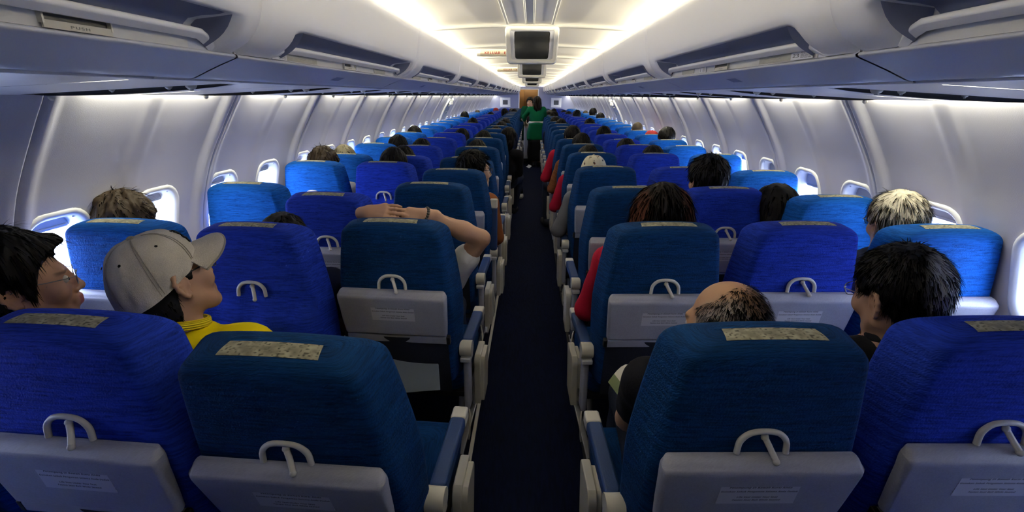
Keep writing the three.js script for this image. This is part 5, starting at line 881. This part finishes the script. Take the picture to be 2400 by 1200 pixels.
{
  const s = standing(1.6); s.elbows[1] = [-0.29, 1.14, -0.1]; s.wrists[1] = [-0.24, 0.99, -0.27]; s.shoulders[1] = [-0.16, 1.31, -0.02]; s.head.yaw = 8;
  s.hands = [0, 1].map((i) => ({ w: s.wrists[i], d: [i ? 0.2 : -0.2, -0.5, -0.85], b: [0, 0.9, -0.4], ts: i ? 1 : -1 }));
  const P = person('person', 'cabin attendant in a green dress with white belt, back turned, standing in the aisle', { ...s, at: [0.135, 0, -11.9], turn: 0.12, tone: FAIR, res: 0.018, headRes: 0.008, eyes: false, hair: { long: 0.13, thick: 0.022, base: [0.012, 0.007, 0.005], strands: 700, len: 0.08, lift: 0.03, fall: 0.3, width: 0.002, colours: [[0.012, 0.007, 0.005], [0.02, 0.01, 0.007]] }, shirt: shirts.green, sleeve: 1.45, trousers: null });
  part('skirt', skirtGeo(0.62, 1.03, 0.215, 0.165, 0.15), shirts.green, P.g); part('under_skirt', skirtGeo(0.14, 0.64, 0.18, 0.195, 0.13), blackT, P.g); part('belt', skirtGeo(1.0, 1.05, 0.17, 0.166, 0.128), M.belt, P.g);
  const s2 = standing(1.58); s2.head.yaw = -14; s2.wrists = [[0.12, 1.02, -0.3], [-0.2, 1.0, -0.3]]; s2.hands = [0, 1].map((i) => ({ w: s2.wrists[i], d: [i ? 0.2 : -0.2, -0.4, -0.9], b: [0, 0.9, -0.4], ts: i ? 1 : -1 }));
  const Q = person('person', 'second cabin attendant with a dark fringe, facing the camera behind the trolley', { ...s2, at: [-0.03, 0, -13.3], turn: Math.PI, tone: FAIR, res: 0.018, headRes: 0.007, face: { lipstick: 0.8 }, hair: { thick: 0.022, base: BLACK, line: [[-0.1, 0.05], [-0.06, 0.046], [-0.04, 0.01], [-0.02, -0.03], [0.02, -0.03], [0.1, -0.09]], strands: 300, len: 0.03, width: 0.002 }, shirt: shirts.greenDark, sleeve: 1.4, trousers: null });
  part('skirt', skirtGeo(0.5, 1.03, 0.2, 0.16, 0.14), shirts.greenDark, Q.g);
  const c = thing('service_trolley', 'narrow grey service trolley between the two cabin attendants', 'trolley', [-0.02, 0, -12.62]);
  const bx = (n, w, h, d, x, y, z, m, r = 0.01) => part(n, rbox(w, h, d, r), m, c, [x, y, z]);
  bx('trolley_body', 0.29, 0.82, 0.56, 0, 0.54, 0, M.grey); bx('trolley_top', 0.3, 0.03, 0.58, 0, 0.965, 0, M.cream); bx('trolley_door', 0.25, 0.74, 0.012, 0, 0.54, 0.286, M.tray, 0.004);
  part('push_handle', tube([[-0.12, 0.9, 0.28], [-0.12, 0.93, 0.33], [0.12, 0.93, 0.33], [0.12, 0.9, 0.28]], 0.009, 20, 6), M.metal, c); bx('trolley_base', 0.28, 0.04, 0.54, 0, 0.11, 0, M.dark);
  for (const [x, z] of [[-0.11, 0.23], [0.11, 0.23], [-0.11, -0.23], [0.11, -0.23]]) part('castor', merge([at(new THREE.CylinderGeometry(0.04, 0.04, 0.025, 12).rotateZ(Math.PI / 2), x, 0.045, z), at(rbox(0.03, 0.05, 0.03, 0.004), x, 0.085, z)]), M.dark, c);
  const bt = (x, z, m, lab, h) => { const o = thing('drink_bottle', lab, 'bottle', [x, 0.98, z]); part('bottle_body', new THREE.LatheGeometry([[0, 0], [0.032, 0.002], [0.034, 0.02], [0.034, h * 0.62], [0.014, h * 0.84], [0.013, h * 0.97], [0, h * 0.97]].map((q) => new THREE.Vector2(...q)), 14), m, o); part('bottle_cap', new THREE.CylinderGeometry(0.015, 0.015, 0.018, 10), M.belt, o, [0, h * 0.97, 0]); };
  bt(-0.07, -12.5, std([0.03, 0.01, 0.006], 0.15), 'dark drink bottle on the left of the trolley top', 0.2); bt(0.03, -12.55, std([0.15, 0.18, 0.4], 0.2), 'blue drink bottle on the trolley top by the attendant\'s waist', 0.18);
  const pap = thing('paper_sheet', 'white folded sheet lying on the aisle carpet by the attendant\'s feet', 'paper', [-0.03, 0.002, -11.7], 0.3); part('sheet', grid(4, 4, (a, b) => [lerp(-0.035, 0.035, a), 0.004 + 0.05 * a * a, lerp(-0.13, 0.13, b)]), M.belt, pap);
}

// a black-trousered leg out in the aisle, ninth row left
{
  const at0 = [-0.49, 0, -7.03], s = sitting(1.19); s.knees[0] = [0.27, 0.54, -0.72]; s.ankles[0] = [0.35, 0.1, -0.92]; s.elbows = [[0.19, 0.68, -0.36], [-0.19, 0.68, -0.36]];
  person('person', 'passenger in black with one leg out in the aisle, ninth row left', { ...s, at: at0, res: 0.02, headRes: 0.009, hairRes: 0.009, handRes: 0.008, eyes: false, tone: TAN, hair: { base: BLACK }, shirt: shirts.dark, sleeve: 1.7, trousers: blackT, shoes: M.cream });
}
// papers
{
  const mg = thing('magazine', 'folded white and green magazine held left of the balding man', 'magazine', [0.405, 0.63, -1.42], 0.5); const cov = canvasTex(128, 160, (x, w, h) => { x.fillStyle = '#d8d4c4'; x.fillRect(0, 0, w, h); x.fillStyle = '#6f7d52'; x.fillRect(0, 0, 22, h); x.fillStyle = '#3b3f2e'; x.beginPath(); x.ellipse(80, 70, 22, 30, 0.4, 0, 7); x.fill(); });
  part('cover', grid(8, 6, (a, b) => [lerp(-0.07, 0.07, a), 0.05 * Math.sin(Math.PI * a) + 0.06 * b, lerp(0.08, -0.1, b)], (a, b) => [a, b]), std(0xffffff, 0.6, { map: cov, side: THREE.DoubleSide }), mg); part('pages', grid(8, 6, (a, b) => [lerp(-0.066, 0.066, a), 0.05 * Math.sin(Math.PI * a) + 0.06 * b - 0.006, lerp(0.078, -0.098, b)]), M.belt, mg);
  const p2 = thing('magazine', 'pale magazine edge sticking out of the pocket behind the second left aisle seat', 'magazine', [-0.44, 0.535, -1.735], 0.05); part('cover', rbox(0.2, 0.14, 0.006, 0.002), std([0.2, 0.23, 0.25], 0.35), p2).rotation.set(-0.35, 0, 0.08);
}

renderer.render(scene, camera);
